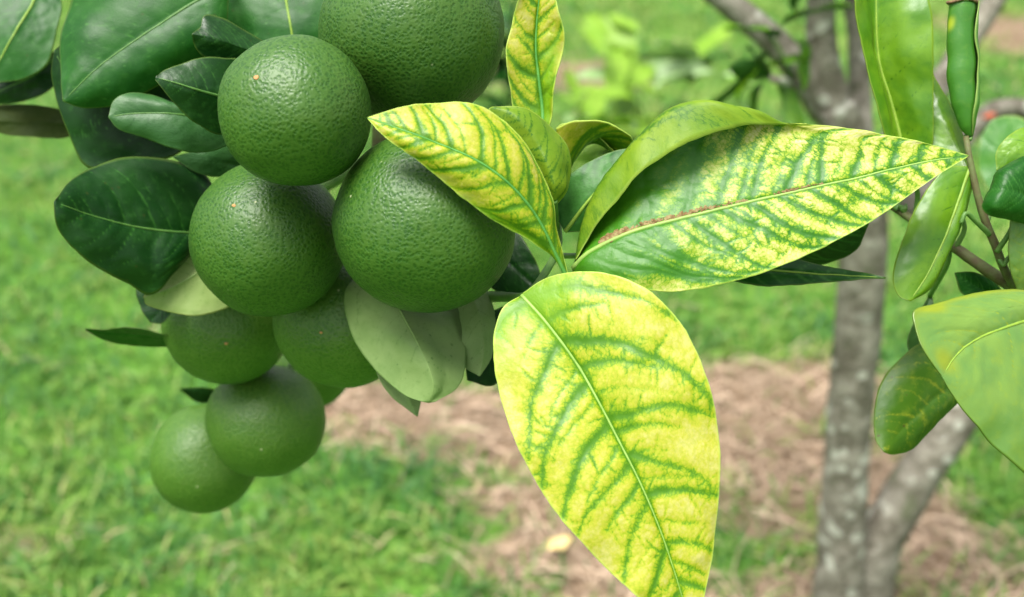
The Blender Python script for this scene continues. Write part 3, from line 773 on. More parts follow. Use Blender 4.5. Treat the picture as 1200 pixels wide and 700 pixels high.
# ------------------------------------------------------------------ the fruit
def orange(px, py, rpx, d, label, seed, squash=(1, 1), mat=M_FRUIT, stem_to=None, spots=(), tilt=(0.3, 0.2)):
    r = rpx / FPX * d / math.sqrt(1 + (rpx / FPX) ** 2) 
    c = P(px, py, d)
    bm = bmesh.new()
    bmesh.ops.create_icosphere(bm, subdivisions=6, radius=1.0)
    sv = Vector((seed * 3.7, seed * 1.3, seed * 5.1))
    ax = Vector((tilt[0], 0.8, 0.55)).normalized()
    for v in bm.verts:
        n = v.co.normalized()
        k = 1 + 0.036 * mnoise.noise(n * 1.2 + sv) + 0.012 * mnoise.noise(n * 2.7 + sv) + 0.0022 * mnoise.noise(n * 11 + sv)
        h = n.dot(ax)
        k -= 0.05 * math.exp(-((1 - h) / 0.02)) + 0.02 * math.exp(-((1 + h) / 0.01))
        v.co = n * (r * k)
        v.co.x *= squash[0]
        up = Vector(UPV); v.co += up * (v.co.dot(up) * (squash[1] - 1))
    me = bpy.data.meshes.new('green_orange'); bm.to_mesh(me); bm.free()
    me.polygons.foreach_set('use_smooth', np.full(len(me.polygons), True))
    me.materials.append(mat)
    o = link('green_orange', me, None, Vector(c))
    tag(o, label, 'orange', 'green oranges in the cluster')
    top = ax * r * 0.93
    # calyx and stem
    cb = bmesh.new()
    from mathutils import Matrix
    q = ax.to_track_quat('Z', 'Y').to_matrix().to_4x4()
    for k in range(5):
        a = k * 2 * math.pi / 5
        bmesh.ops.create_icosphere(cb, subdivisions=2, radius=1.0, matrix=Matrix.Translation(top) @ q @ Matrix.Rotation(a, 4, 'Z') @ Matrix.Translation((0.0032, 0, 0.0004)) @ Matrix.Diagonal((0.0034, 0.0024, 0.0011, 1)))
    me = bpy.data.meshes.new('calyx'); cb.to_mesh(me); cb.free(); me.materials.append(M_TWIG_G)
    link('calyx', me, o)
    if stem_to is not None:
        e = Vector(P(*stem_to)) - Vector(c)
        v, qd, t = tube_data([top * 0.98, top * 1.12, (top * 1.15 + e) / 2 + ax * 0.01, e], [0.0022, 0.0019, 0.0018, 0.0019], sides=8)
        link('stem', mesh_from('stem', v, qd, t, [M_TWIG_G]), o)
    for sx, sy, s in spots:
        # a small raised spot on the side towards the camera
        ray = (FWD + (sx - 600) / FPX * RGT + (350 - sy) / FPX * UPV); ray = Vector(ray).normalized()
        oc = Vector(CAMP) - Vector(c)
        b_ = oc.dot(ray); disc = b_ * b_ - (oc.dot(oc) - (r * 0.997) ** 2)
        if disc <= 0: continue
        hit = oc + ray * (-b_ - math.sqrt(disc))
        nrm = hit.normalized(); qq = nrm.to_track_quat('Z', 'Y').to_matrix().to_4x4()
        sb = bmesh.new(); bmesh.ops.create_icosphere(sb, subdivisions=2, radius=1.0, matrix=Matrix.Translation(hit) @ qq @ Matrix.Diagonal((s * 1.3, s, s * 0.45, 1)))
        rr = random.Random(seed)
        for vt in sb.verts: vt.co += Vector((rr.random() - .5, rr.random() - .5, rr.random() - .5)) * s * 0.35
        me = bpy.data.meshes.new('rind_spot'); sb.to_mesh(me); sb.free(); me.materials.append(M_SPOT)
        link('rind_spot', me, o)
    return o

orange(346, 131, 88, 0.43, 'round green orange overlapping the topmost one, with a tiny brown spot on it', 1, stem_to=(440, 40, 0.56), spots=((300, 91, 0.0009),))
orange(484, 38, 108, 0.47, 'big green orange cut by the top edge', 2, stem_to=(470, -70, 0.60), tilt=(-0.3, 0))
orange(315, 281, 91, 0.483, 'green orange between a dark glossy leaf and the largest orange', 3, (0.985, 1.0), stem_to=(440, 130, 0.565), spots=((274, 241, 0.0007),), tilt=(0.5, 0))
orange(498, 263, 108, 0.45, 'largest green orange with pitted rind, under the bent mottled leaf', 4, (1.0, 0.985), stem_to=(470, 180, 0.565))
orange(268, 374, 77, 0.57, 'shaded green orange below the pale yellowish leaf', 5, (1.0, 0.98), M_FRUIT_Y, stem_to=(430, 260, 0.60), spots=((265, 403, 0.0007),))
orange(405, 374, 83, 0.53, 'shaded green orange directly left of the pale grey-green leaf', 6, (1.0, 0.97), M_FRUIT_Y, stem_to=(450, 280, 0.59), spots=((376, 390, 0.0006),), tilt=(0.2, 0))
orange(312, 493, 70.5, 0.60, 'low blurred green orange in front of the lowest one', 7, (1.0, 0.93), M_FRUIT_Y, stem_to=(400, 380, 0.655))
orange(240, 537, 64, 0.647, 'lowest blurred green orange hanging over the grass', 8, (0.97, 1.0), M_FRUIT_Y, stem_to=(390, 400, 0.68))
orange(357, 424, 58, 0.70, 'mostly hidden green orange at the back, only its lower edge showing', 9, (1.0, 1.0), M_FRUIT_Y, stem_to=(440, 350, 0.66))

# ------------------------------------------------------------------ the fruiting branch and its dark leaves
fb = tag(empty('fruiting_branch', P(450, 150, 0.575)), 'citrus branch with dark green leaves carrying the cluster of green oranges', 'branch')
HUB = np.array((TREE[0] - 0.10, TREE[1] + 0.02, 1.55))
tube('twig', [HUB, np.array((0.30, 1.2, 1.72)), np.array((0.02, 0.80, 1.62)), P(470, -90, 0.62), P(450, 60, 0.585), P(445, 180, 0.58), P(450, 280, 0.595), P(470, 330, 0.605)], [0.011, 0.010, 0.0085, 0.007, 0.006, 0.0055, 0.005, 0.004], M_TWIG_B, fb, sides=12, rough=0.12)
tube('twig', [P(450, 280, 0.595), P(425, 350, 0.65), P(395, 390, 0.672)], [0.004, 0.0035, 0.003], M_TWIG_G, fb, sides=10, rough=0.1)
tube('twig', [P(450, 70, 0.585), P(340, 90, 0.575), P(250, 60, 0.56), P(180, 20, 0.575), P(60, -60, 0.60)], [0.004, 0.0036, 0.003, 0.0026, 0.002], M_TWIG_G, fb, sides=10, rough=0.1)
tube('twig', [P(445, 180, 0.58), P(340, 240, 0.56), P(240, 275, 0.535), P(210, 330, 0.545)], [0.0038, 0.0032, 0.0026, 0.002], M_TWIG_G, fb, sides=10, rough=0.1)

V0 = (8, 58, 0.026, 0.12)
simple(fb, (268, -22), (74, 119), [(222, 6), (172, 38), (126, 70), (96, 97)], [(160, -42), (105, -25), (84, 5), (70, 60)], [(262, 50), (225, 75), (180, 104), (140, 123), (100, 127)], [0.505, 0.497, 0.492], 0.010, 0.008,
       M_DRK_L, M_DRK_U, label='broad dark green leaf with a light midrib slanting up to the top edge', rib=M_RIB_DRK, seed=51, veins=V0, bulge=0.004, petiole=[(270, -30, 0.54), (250, 60, 0.56)])
simple(fb, (225, 120), (63, 60), [(170, 125), (110, 110), (80, 85)], [(212, 178), (150, 192), (101, 196), (76, 145), (61, 96)], [(200, 60), (140, 40), (90, 40)], [0.535, 0.517, 0.51], 0.004, 0.004,
       M_DRK, M_DRK_U, label='shaded dark leaf with pale left margin under the broad one', rib=M_RIB_DRK, seed=53, veins=V0, petiole=[(250, 60, 0.56)])
simple(fb, (335, -60), (345, 120), [(334, -10), (342, 40), (345, 80)], [(262, -40), (243, -5), (255, 40), (300, 90)], [(410, -40), (425, 0), (410, 50), (380, 100)], [0.525, 0.517, 0.52], 0.004, 0.006,
       M_DRK_L, M_DRK_U, label='green leaf at the top edge behind two oranges', rib=M_RIB_YEL, seed=55, veins=V0, petiole=[(335, -80, 0.56), (250, 60, 0.56)])
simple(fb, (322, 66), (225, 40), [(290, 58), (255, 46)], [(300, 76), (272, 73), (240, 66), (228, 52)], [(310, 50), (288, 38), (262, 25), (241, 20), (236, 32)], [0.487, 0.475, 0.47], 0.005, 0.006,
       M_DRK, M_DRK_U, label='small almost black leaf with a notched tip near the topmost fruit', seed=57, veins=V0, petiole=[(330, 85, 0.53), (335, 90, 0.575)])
leaf(fb, [
    (-1, [(300, 128, 0.484), (262, 156, 0.478), (232, 146, 0.470), (206, 123, 0.464), (190, 104, 0.460), (182, 94, 0.459)]),
    (0, [(301, 124, 0.480), (262, 114, 0.470), (230, 105, 0.463), (205, 97, 0.460), (182, 91, 0.459)]),
    (1, [(302, 120, 0.484), (285, 74, 0.478), (260, 68, 0.472), (230, 70, 0.467), (197, 81, 0.462), (183, 89, 0.459)])],
    M_DRK, M_DRK_U, 'dark folded leaf with a thin pale fold line touching the small round orange', rib=M_RIB_DRK, seed=59, veins=V0, petiole=[(320, 110, 0.54), (340, 90, 0.575)])
simple(fb, (290, 150), (127, 137), [(240, 139), (200, 133), (160, 133)], [(240, 140), (212, 124), (185, 110), (156, 108), (134, 119)], [(262, 172), (236, 179), (205, 175), (170, 162), (140, 152)], [0.50, 0.483, 0.478], 0.003, 0.002,
       M_GRY, M_DRK_U, label='grey-green shiny leaf with rounded tip in front of the dark ones', rib=M_RIB_DRK, seed=61, veins=(9, 58, 0.06, 0.0), wave=0.0012, bulge=0.002, petiole=[(330, 150, 0.55), (380, 120, 0.575)])
leaf(fb, [
    (-1, [(262, 276, 0.528), (228, 296, 0.515), (205, 318, 0.506), (190, 338, 0.503), (172, 346, 0.502), (150, 333, 0.496), (128, 322, 0.489), (100, 304, 0.481), (76, 281, 0.475), (65, 260, 0.471), (63, 240, 0.470)]),
    (0, [(263, 273, 0.526), (225, 273, 0.511), (185, 270, 0.501), (140, 262, 0.491), (100, 250, 0.480), (80, 243, 0.474), (63, 237, 0.470)]),
    (1, [(264, 268, 0.528), (245, 212, 0.520), (220, 194, 0.514), (190, 186, 0.508), (150, 184, 0.500), (110, 195, 0.490), (80, 214, 0.479), (65, 234, 0.470)])],
    M_DRK, M_DRK_U, 'large dark glossy oval leaf pointing left over the grass', rib=M_RIB_DRK, seed=63, veins=(7, 60, 0.05, 0.0), bulge=0.003, quilt=0.0004, petiole=[(300, 260, 0.545), (340, 240, 0.56)])
simple(fb, (285, 195), (203, 184), [(245, 188)], [(268, 170), (235, 176)], [(262, 205), (232, 202)], [0.525, 0.512, 0.51], 0.0, 0.003,
       M_GRY, M_DRK_U, label='sliver of grey leaf above the glossy oval leaf', seed=65, veins=V0, petiole=[(330, 220, 0.55), (340, 240, 0.56)])
simple(fb, (262, 300), (168, 349), [(232, 320), (200, 338)], [(222, 290), (200, 304), (184, 326)], [(278, 350), (240, 369), (200, 366), (173, 358)], [0.526, 0.512, 0.506], 0.003, 0.004,
       M_DRK_L, M_PALEY, face='under', rib=M_RIB_UND, ribw=0.0006, label='pale yellowish leaf underside with ragged tip beside the shaded orange', seed=67, veins=(7, 58, 0.05, 0.0), wave=0.001, petiole=[(245, 290, 0.535), (240, 275, 0.535)])
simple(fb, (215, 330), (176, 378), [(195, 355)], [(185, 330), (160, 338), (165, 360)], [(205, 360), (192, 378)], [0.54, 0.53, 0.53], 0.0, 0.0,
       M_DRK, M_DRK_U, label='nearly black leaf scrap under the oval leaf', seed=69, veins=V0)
simple(fb, (262, 399), (100, 386), [(195, 397), (150, 391)], [(195, 391), (150, 385)], [(195, 405), (150, 402), (120, 396)], [0.565, 0.555, 0.55], -0.010, 0.010,
       M_DRK_L, M_DRK_U, label='thin dark leaf seen edge-on over the lawn', seed=71, veins=V0, petiole=[(280, 380, 0.66), (395, 390, 0.672)])
simple(fb, (262, 462), (211, 456), [(240, 460)], [(240, 454)], [(240, 471), (222, 465)], [0.66, 0.65, 0.645], 0.0, 0.006,
       M_DRK, M_DRK_U, label='tiny dark leaf above the lowest orange', seed=73, veins=V0, petiole=[(300, 440, 0.68), (395, 390, 0.672)])
# pale leaves below the largest orange
leaf(fb, [
    (-1, [(425, 318, 0.499), (405, 338, 0.493), (403, 362, 0.488), (415, 400, 0.480), (440, 434, 0.472), (470, 461, 0.464), (495, 471, 0.459)]),
    (-0.5, [(430, 316, 0.498), (423, 338, 0.489), (433, 364, 0.481), (450, 401, 0.4715), (470, 433, 0.4645), (488, 458, 0.4605), (497, 471.5, 0.459)]),
    (0, [(440, 316, 0.497), (452, 340, 0.484), (470, 366, 0.473), (488, 400, 0.463), (502, 430, 0.457), (508, 455, 0.457), (501, 472, 0.459)]),
    (0.5, [(450, 316, 0.497), (482, 338, 0.488), (506, 366, 0.480), (518, 400, 0.4705), (524, 430, 0.4635), (520, 456, 0.460), (505, 472, 0.459)]),
    (1, [(460, 318, 0.497), (515, 335, 0.492), (540, 364, 0.487), (546, 400, 0.478), (545, 428, 0.470), (535, 455, 0.463), (510, 471, 0.459)])],
    M_DRK_L, M_PALE, 'pale grey-green leaf underside folded along its middle below the largest orange', face='under', rib=M_RIB_UND, ribw=0.0006, seed=75, veins=(8, 58, 0.04, 0.0), res=(50, 70), petiole=[(440, 295, 0.56), (445, 280, 0.595)])
simple(fb, (540, 318), (562, 441), [(560, 365), (567, 405)], [(535, 350), (541, 385), (541, 425)], [(572, 345), (580, 375), (578, 415)], [0.492, 0.478, 0.472], 0.0, 0.003,
       M_DRK_L, M_PALE, face='under', label='narrow pale leaf underside at the side of the mottled long leaf', seed=77, veins=V0, petiole=[(530, 300, 0.55), (470, 330, 0.605)])
simple(fb, (450, 400), (489, 488), [(468, 440), (480, 468)], [(440, 430), (456, 462)], [(490, 430), (494, 462)], [0.492, 0.484, 0.482], 0.0, 0.0,
       M_DRK_L, M_PALE, face='under', label='pointed leaf tip sticking out under the folded pale leaf', seed=79, veins=V0)
simple(fb, (590, 360), (548, 446), [(582, 395), (568, 425)], [(548, 380), (545, 420)], [(612, 385), (600, 425), (578, 452)], [0.50, 0.493, 0.49], 0.0, 0.0,
       M_DRK, M_DRK_U, label='dark shaded leaf between the narrow pale leaf and the long yellow leaf', seed=81, veins=V0)
simple(fb, (545, 250), (640, 345), [(580, 290), (610, 320)], [(560, 320), (600, 350)], [(590, 255), (625, 300)], [0.515, 0.50, 0.495], 0.0, 0.0,
       M_DRK, M_DRK_U, label='dark leaf in the gap between the largest orange and the mottled leaves', seed=83, veins=V0)
# leaves in the top left corner
simple(fb, (50, -40), (-14, 98), [(40, 0), (20, 35), (2, 68)], [(-20, -10), (-40, 40)], [(72, 0), (66, 40), (55, 76), (28, 92)], [0.585, 0.57, 0.565], 0.004, 0.003,
       M_BRT, M_DRK_L, face='under', label='light green leaf underside with pale midrib in the top left corner', rib=M_RIB_YEL, seed=85, veins=V0, petiole=[(60, -60, 0.60)])
simple(fb, (72, 60), (-20, 118), [(40, 88), (10, 102)], [(30, 72), (0, 88)], [(64, 100), (30, 118), (0, 122)], [0.595, 0.585, 0.585], 0.0, 0.005,
       M_DRK, M_DRK_U, label='dark glossy leaf below the light corner leaf', rib=M_RIB_DRK, seed=87, veins=V0, petiole=[(100, 0, 0.60), (60, -60, 0.60)])
simple(fb, (105, 148), (-30, 140), [(60, 144), (10, 142)], [(75, 130), (40, 124), (0, 122)], [(75, 162), (40, 161), (0, 156)], [0.605, 0.59, 0.585], 0.004, 0.0,
       M_DRK_L, M_BRN, face='under', label='bronze brown narrow leaf lying level at the left edge', seed=89, veins=V0, petiole=[(140, 60, 0.60), (180, 20, 0.575)])

# ------------------------------------------------------------------ the twig on the right
rt = tag(empty('leafy_twig', P(1180, 330, 0.47)), 'leafy citrus twig with glossy green leaves at the right edge', 'branch')
tube('twig', [P(1330, 395, 0.62), P(1250, 370, 0.52), P(1190, 336, 0.475), P(1168, 292, 0.465), P(1150, 245, 0.462), P(1138, 195, 0.462), P(1132, 160, 0.463)], [0.0042, 0.0036, 0.0029, 0.0024, 0.0021, 0.0018, 0.0012], M_TWIG_B, rt, sides=10, rough=0.16)
tube('twig', [P(1195, 342, 0.477), P(1150, 312, 0.478), P(1110, 284, 0.485), P(1070, 258, 0.495), P(1040, 238, 0.505)], [0.0030, 0.0026, 0.0024, 0.0021, 0.0016], M_TWIG_B, rt, sides=10, rough=0.16)
def bud(x, y, d, s, n=3):
    for k in range(n):
        a = random.random() * 6.28
        p0 = P(x, y, d); p1 = P(x + math.cos(a) * s * 0.6, y - s * (0.6 + random.random() * 0.5), d - 0.002 + 0.004 * random.random())
        tube('bud', [p0, (p0 + p1) / 2, p1], [0.0006, 0.0011, 0.0004], M_TWIG_G, rt, sides=6)
for bx, by, bs in ((1152, 252, 14), (1158, 262, 16), (1176, 312, 14), (1134, 166, 10), (1060, 250, 12), (1050, 246, 10), (1190, 330, 12), (1148, 240, 9)):
    bud(bx, by, 0.464 if bx > 1100 else 0.497, bs)
for pts in (((1168, 295, .464), (1180, 278, .460), (1188, 262, .458)), ((1160, 275, .463), (1142, 258, .459), (1132, 250, .457), (1126, 262, .457)), ((1120, 290, .482), (1130, 270, .478), (1128, 255, .476))):
    tube('stalk', [P(*p) for p in pts], [0.0013, 0.0011, 0.0009], M_TWIG_G, rt, sides=8)

leaf(rt, [
    (-1, [(1062, 205, 0.4790), (1040, 165, 0.475), (1025, 115, 0.472), (1012, 60, 0.470), (1002, 10, 0.468), (1000, -30, 0.468), (1035, -90, 0.472)]),
    (-0.6, [(1062, 204, 0.479), (1047, 162, 0.477), (1037, 115, 0.475), (1024, 60, 0.474), (1015, 10, 0.472), (1012, -30, 0.471), (1037, -90, 0.472)]),
    (0, [(1064, 204, 0.4795), (1055, 160, 0.480), (1044, 118, 0.479), (1030, 70, 0.4775), (1027, 10, 0.4755), (1030, -35, 0.474), (1040, -90, 0.472)]),
    (0.5, [(1068, 204, 0.479), (1076, 165, 0.475), (1070, 118, 0.472), (1062, 70, 0.470), (1058, 10, 0.469), (1052, -35, 0.470), (1042, -90, 0.472)]),
    (1, [(1070, 205, 0.479), (1092, 172, 0.473), (1094, 118, 0.469), (1094, 70, 0.466), (1092, 15, 0.465), (1076, -35, 0.468), (1045, -90, 0.472)])],
    M_BRT, M_DRK_U, 'broad glossy yellow-green leaf standing upright behind the tip of the big mottled leaf', rib=M_RIB_YEL, seed=91, veins=V0, res=(44, 80), tint=(), green=((0.3, 0.25, 0.8, 0.2, 0.15),), petiole=[(1075, 225, 0.49), (1072, 258, 0.495)])

def rolled_leaf():
    """a narrow leaf rolled into a tube, its top torn off"""
    n, m = 60, 28
    c = catmull([P(*p) for p in ((1137, 160, 0.463), (1131, 130, 0.461), (1128, 90, 0.460), (1127, 45, 0.459), (1128, 3, 0.458))], n)
    w = np.interp(np.linspace(0, 1, n), [0, 0.08, 0.25, 0.5, 0.8, 1], [0.0012, 0.0035, 0.0060, 0.0068, 0.0064, 0.0062])
    v = []; U = np.linspace(-1, 1, m)
    t = np.gradient(c, axis=0); t /= np.linalg.norm(t, axis=1)[:, None]
    for i in range(n):
        a = np.cross(t[i], FWD); a /= np.linalg.norm(a); b = np.cross(t[i], a)
        if b @ FWD < 0: b = -b
        for u in U:
            ang = math.radians(235) * u + math.radians(104 - 0.55 * i + 10 * math.sin(i * 0.17))
            r = w[i] * (0.90 + 0.16 * u + 0.02 * math.sin(i * 0.5 + u * 3))
            v.append(c[i] + a * r * math.sin(ang) - b * r * 0.8 * math.cos(ang) + a * 0.00025 * math.sin(i * 0.31))
    v = np.array(v); grid = v.reshape(n, m, 3)
    nr = np.cross(np.gradient(grid, axis=1), np.gradient(grid, axis=0)); nr /= np.linalg.norm(nr, axis=2, keepdims=True) + 1e-12
    inner = (grid - nr * 0.0004 * (1 if ((grid - c[:, None]) * nr).sum() > 0 else -1)).reshape(-1, 3)
    i, j = np.meshgrid(np.arange(n - 1), np.arange(m - 1), indexing='ij'); a = i * m + j
    q1 = np.stack([a, a + 1, a + m + 1, a + m], -1).reshape(-1, 4)
    q2 = q1[:, ::-1] + n * m
    ring = np.concatenate([np.arange(m), m * np.arange(1, n) + m - 1, (n - 1) * m + np.arange(m - 2, -1, -1), m * np.arange(n - 2, 0, -1)]); r2 = np.roll(ring, -1)
    q3 = np.stack([ring, ring + n * m, r2 + n * m, r2], 1)
    org = c[0]
    me = mesh_from('leaf', np.vstack([v, inner]) - org, np.vstack([q1, q2, q3]), None, [M_ROLL, M_DRK_U, M_CUT], np.concatenate([np.zeros(len(q1)), np.ones(len(q2)), np.full(len(q3), 0)]))
    U2 = np.tile(U, n); V2 = np.repeat(np.linspace(0, 1, n), m)
    z = np.zeros(len(U2))
    for nm, d in (('vein', z), ('edge', np.clip((np.abs(U2) - 0.93) / 0.07, 0, 1)), ('green', z), ('tint', 0.9 * np.exp(-((V2 - 0.84) / 0.06) ** 2 - ((U2 + 0.05) / 0.12) ** 2))): attr(me, nm, np.concatenate([d, d]))
    fl = np.stack([U2 * 2 + 50, V2 * 5.5, z], 1); attr(me, 'flat', np.concatenate([fl, fl]), 'FLOAT_VECTOR')
    o = link('leaf', me, rt, Vector(org) - parent_world(rt)); o['label'] = 'tightly rolled green leaf with a torn brown top'
    v, q, tr = tube_data([c[-1] + RGT * 0.006 * math.cos(k) + FWD * 0.0045 * math.sin(k) + UPV * 0.0004 * math.sin(3 * k) for k in np.linspace(0, 6.0, 14)], [0.0007] * 14, sides=6, n=50)
    link('torn_edge', mesh_from('torn_edge', v - org, q, tr, [M_CUT]), o)
rolled_leaf()

simple(rt, (1137, 195), (1066, 353), [(1122, 240), (1105, 285), (1085, 325)], [(1138, 225), (1124, 268), (1107, 310), (1088, 340)], [(1105, 200), (1075, 240), (1054, 290), (1046, 325), (1052, 346)], [0.463, 0.458, 0.455], 0.004, 0.003,
       M_BRT, M_DRK_U, label='glossy green leaf hanging down below the big mottled leaf tip', rib=M_RIB_YEL, seed=93, veins=V0, bulge=0.002)
simple(rt, (1137, 205), (1090, 80), [(1122, 165), (1104, 120)], [(1138, 190), (1132, 168), (1115, 130), (1097, 98)], [(1110, 195), (1085, 160), (1080, 115)], [0.466, 0.474, 0.482], 0.002, 0.003,
       M_BRT, M_DRK_U, label='smooth light green leaf between the upright leaf and the rolled leaf', seed=95, veins=V0)
simple(rt, (1240, 235), (1150, 160), [(1205, 215), (1178, 185)], [(1215, 255), (1170, 235), (1148, 200)], [(1230, 170), (1195, 138), (1165, 140)], [0.78, 0.78, 0.79], 0.004, 0.003,
       M_ROLL, M_DRK_U, label='blurred pale green leaf at the right edge behind the rolled leaf', seed=97, veins=V0, petiole=[(1300, 300, 0.78), (1370, 400, 0.8)])
leaf(rt, [
    (-1, [(1212, 262, 0.452), (1180, 256, 0.445), (1160, 252, 0.442), (1152, 244, 0.443), (1153, 236, 0.444)]),
    (-0.5, [(1212, 250, 0.446), (1185, 246, 0.440), (1168, 242, 0.438), (1157, 236, 0.441), (1154, 232, 0.444)]),
    (0, [(1214, 235, 0.444), (1192, 225, 0.439), (1176, 222, 0.438), (1163, 224, 0.441), (1156, 228, 0.444)]),
    (0.5, [(1218, 200, 0.444), (1196, 198, 0.441), (1178, 203, 0.441), (1167, 212, 0.443), (1160, 222, 0.445)]),
    (1, [(1220, 180, 0.449), (1200, 186, 0.447), (1183, 195, 0.447), (1170, 205, 0.447), (1161, 218, 0.446)])],
    M_DRK_L, M_DRK_U, 'dark curled leaf hooked at the right edge', seed=99, veins=V0, petiole=[(1215, 290, 0.465), (1195, 335, 0.475)])
simple(rt, (1225, 150), (1168, 200), [(1200, 165), (1182, 180)], [(1200, 150), (1178, 165), (1168, 180)], [(1215, 190), (1190, 205)], [0.455, 0.45, 0.452], 0.003, 0.0,
       M_BRT, M_DRK_U, label='bright green leaf above the hooked dark leaf', seed=101, veins=V0, petiole=[(1240, 220, 0.47), (1250, 370, 0.52)])
simple(rt, (1195, 345), (1190, 240), [(1196, 310), (1195, 270)], [(1182, 310), (1184, 265)], [(1215, 310), (1210, 265)], [0.462, 0.455, 0.452], 0.0, 0.003,
       M_BRT2, M_DRK_U, label='narrow yellow-green leaf rising at the right edge', seed=103, veins=V0)
leaf(rt, [
    (-1, [(1266, 372, 0.462), (1275, 480, 0.448), (1262, 575, 0.438), (1232, 572, 0.430), (1200, 556, 0.425), (1165, 524, 0.419), (1130, 484, 0.415), (1114, 460, 0.4135), (1106, 446, 0.413)]),
    (-0.5, [(1265, 368, 0.460), (1258, 430, 0.444), (1236, 475, 0.435), (1210, 478, 0.429), (1180, 474, 0.424), (1152, 463, 0.4195), (1128, 452, 0.416), (1114, 449, 0.414), (1105, 444, 0.413)]),
    (0, [(1264, 364, 0.459), (1230, 370, 0.444), (1200, 377, 0.436), (1175, 385, 0.431), (1152, 394, 0.4265), (1132, 406, 0.422), (1118, 420, 0.418), (1110, 432, 0.4155), (1104, 442, 0.413)]),
    (0.5, [(1263, 361, 0.460), (1228, 356, 0.446), (1195, 358, 0.4385), (1165, 364, 0.433), (1138, 372, 0.428), (1112, 384, 0.4225), (1098, 400, 0.418), (1097, 420, 0.415), (1103, 440, 0.413)]),
    (1, [(1262, 358, 0.462), (1228, 345, 0.450), (1195, 339, 0.4425), (1165, 340, 0.437), (1130, 346, 0.431), (1095, 356, 0.424), (1072, 364, 0.4185), (1074, 388, 0.4155), (1084, 414, 0.413), (1102, 439, 0.413)])],
    M_BRT2, M_DRK_U, 'large bluish-green leaf with yellow veins cut by the right edge', rib=M_RIB_YEL, seed=105, res=(70, 100), veins=(6, 58, 0.035, 0.10), bulge=0.002, quilt=0.0003, ribw=0.0011,
    tint=((0.2, 0.93, 0.5, 0.06, 0.8), (1.0, 0.4, 0.12, 0.5, 0.8), (0.9, 0.72, 0.15, 0.05, 0.8)), petiole=[(1280, 380, 0.50), (1250, 370, 0.52)])
simple(rt, (1150, 440), (1036, 530), [(1105, 460), (1065, 495)], [(1110, 410), (1085, 400), (1055, 420), (1032, 450), (1024, 485), (1026, 515)], [(1120, 475), (1095, 502), (1070, 526), (1048, 533)], [0.50, 0.485, 0.478], 0.004, 0.004,
       M_OLV, M_DRK_U, label='dark olive leaf with yellow flecks in front of the leaning trunk', seed=107, veins=(6, 60, 0.06, 0.02), bulge=0.002, petiole=[(1210, 400, 0.53), (1250, 370, 0.52)])
simple(rt, (1178, 352), (1119, 320), [(1155, 342), (1135, 330)], [(1165, 330), (1140, 319)], [(1155, 358), (1128, 345)], [0.486, 0.485, 0.484], 0.0, 0.0,
       M_DRK_L, M_DRK_U, label='small dark leaf under the lower twig', seed=109, veins=V0)
simple(rt, (1090, 345), (1085, 432), [(1082, 375), (1080, 405)], [(1068, 385), (1066, 410)], [(1096, 380), (1096, 410)], [0.51, 0.505, 0.505], 0.0, 0.0,
       M_DRK_U, M_DRK_U, label='thin grey-green leaf behind the corner of the large bluish-green leaf', seed=111, veins=V0, petiole=[(1110, 310, 0.49), (1112, 286, 0.485)])

# ------------------------------------------------------------------ the tree behind
tree = tag(empty('citrus_tree', TREE), 'young citrus tree with two grey lichen-flecked trunks forking at the ground', 'tree')
def TP(x, y, dy=0.0):
    """point on the tree: the pixel's ray at the tree's distance from the camera"""
    r = FWD + (x - 600) / FPX * RGT + (350 - y) / FPX * UPV
    return CAMP + r * ((TREE[1] + dy) / r[1])
b0 = TREE + np.array((0, 0, -0.06))
tube('trunk', [b0 + np.array((-0.02, 0, 0)), TP(985, 690), TP(988, 600), TP(996, 480), TP(1006, 380), TP(1012, 300), TP(1008, 230), TP(990, 160), TP(978, 120)], [0.052, 0.046, 0.040, 0.036, 0.0345, 0.034, 0.034, 0.034, 0.030], M_BARK, tree, sides=28, n=120, rough=0.10, seed=2)
tube('trunk', [b0 + np.array((0.03, 0.01, 0)), TP(1025, 655, 0.01), TP(1055, 590, 0.02), TP(1100, 520, 0.03), TP(1150, 450, 0.05), TP(1220, 370, 0.08), TP(1290, 260, 0.12), TP(1330, 120, 0.15), TP(1360, -60, 0.18)], [0.046, 0.040, 0.037, 0.035, 0.032, 0.029, 0.026, 0.022, 0.018], M_BARK, tree, sides=28, n=120, rough=0.10, seed=5)
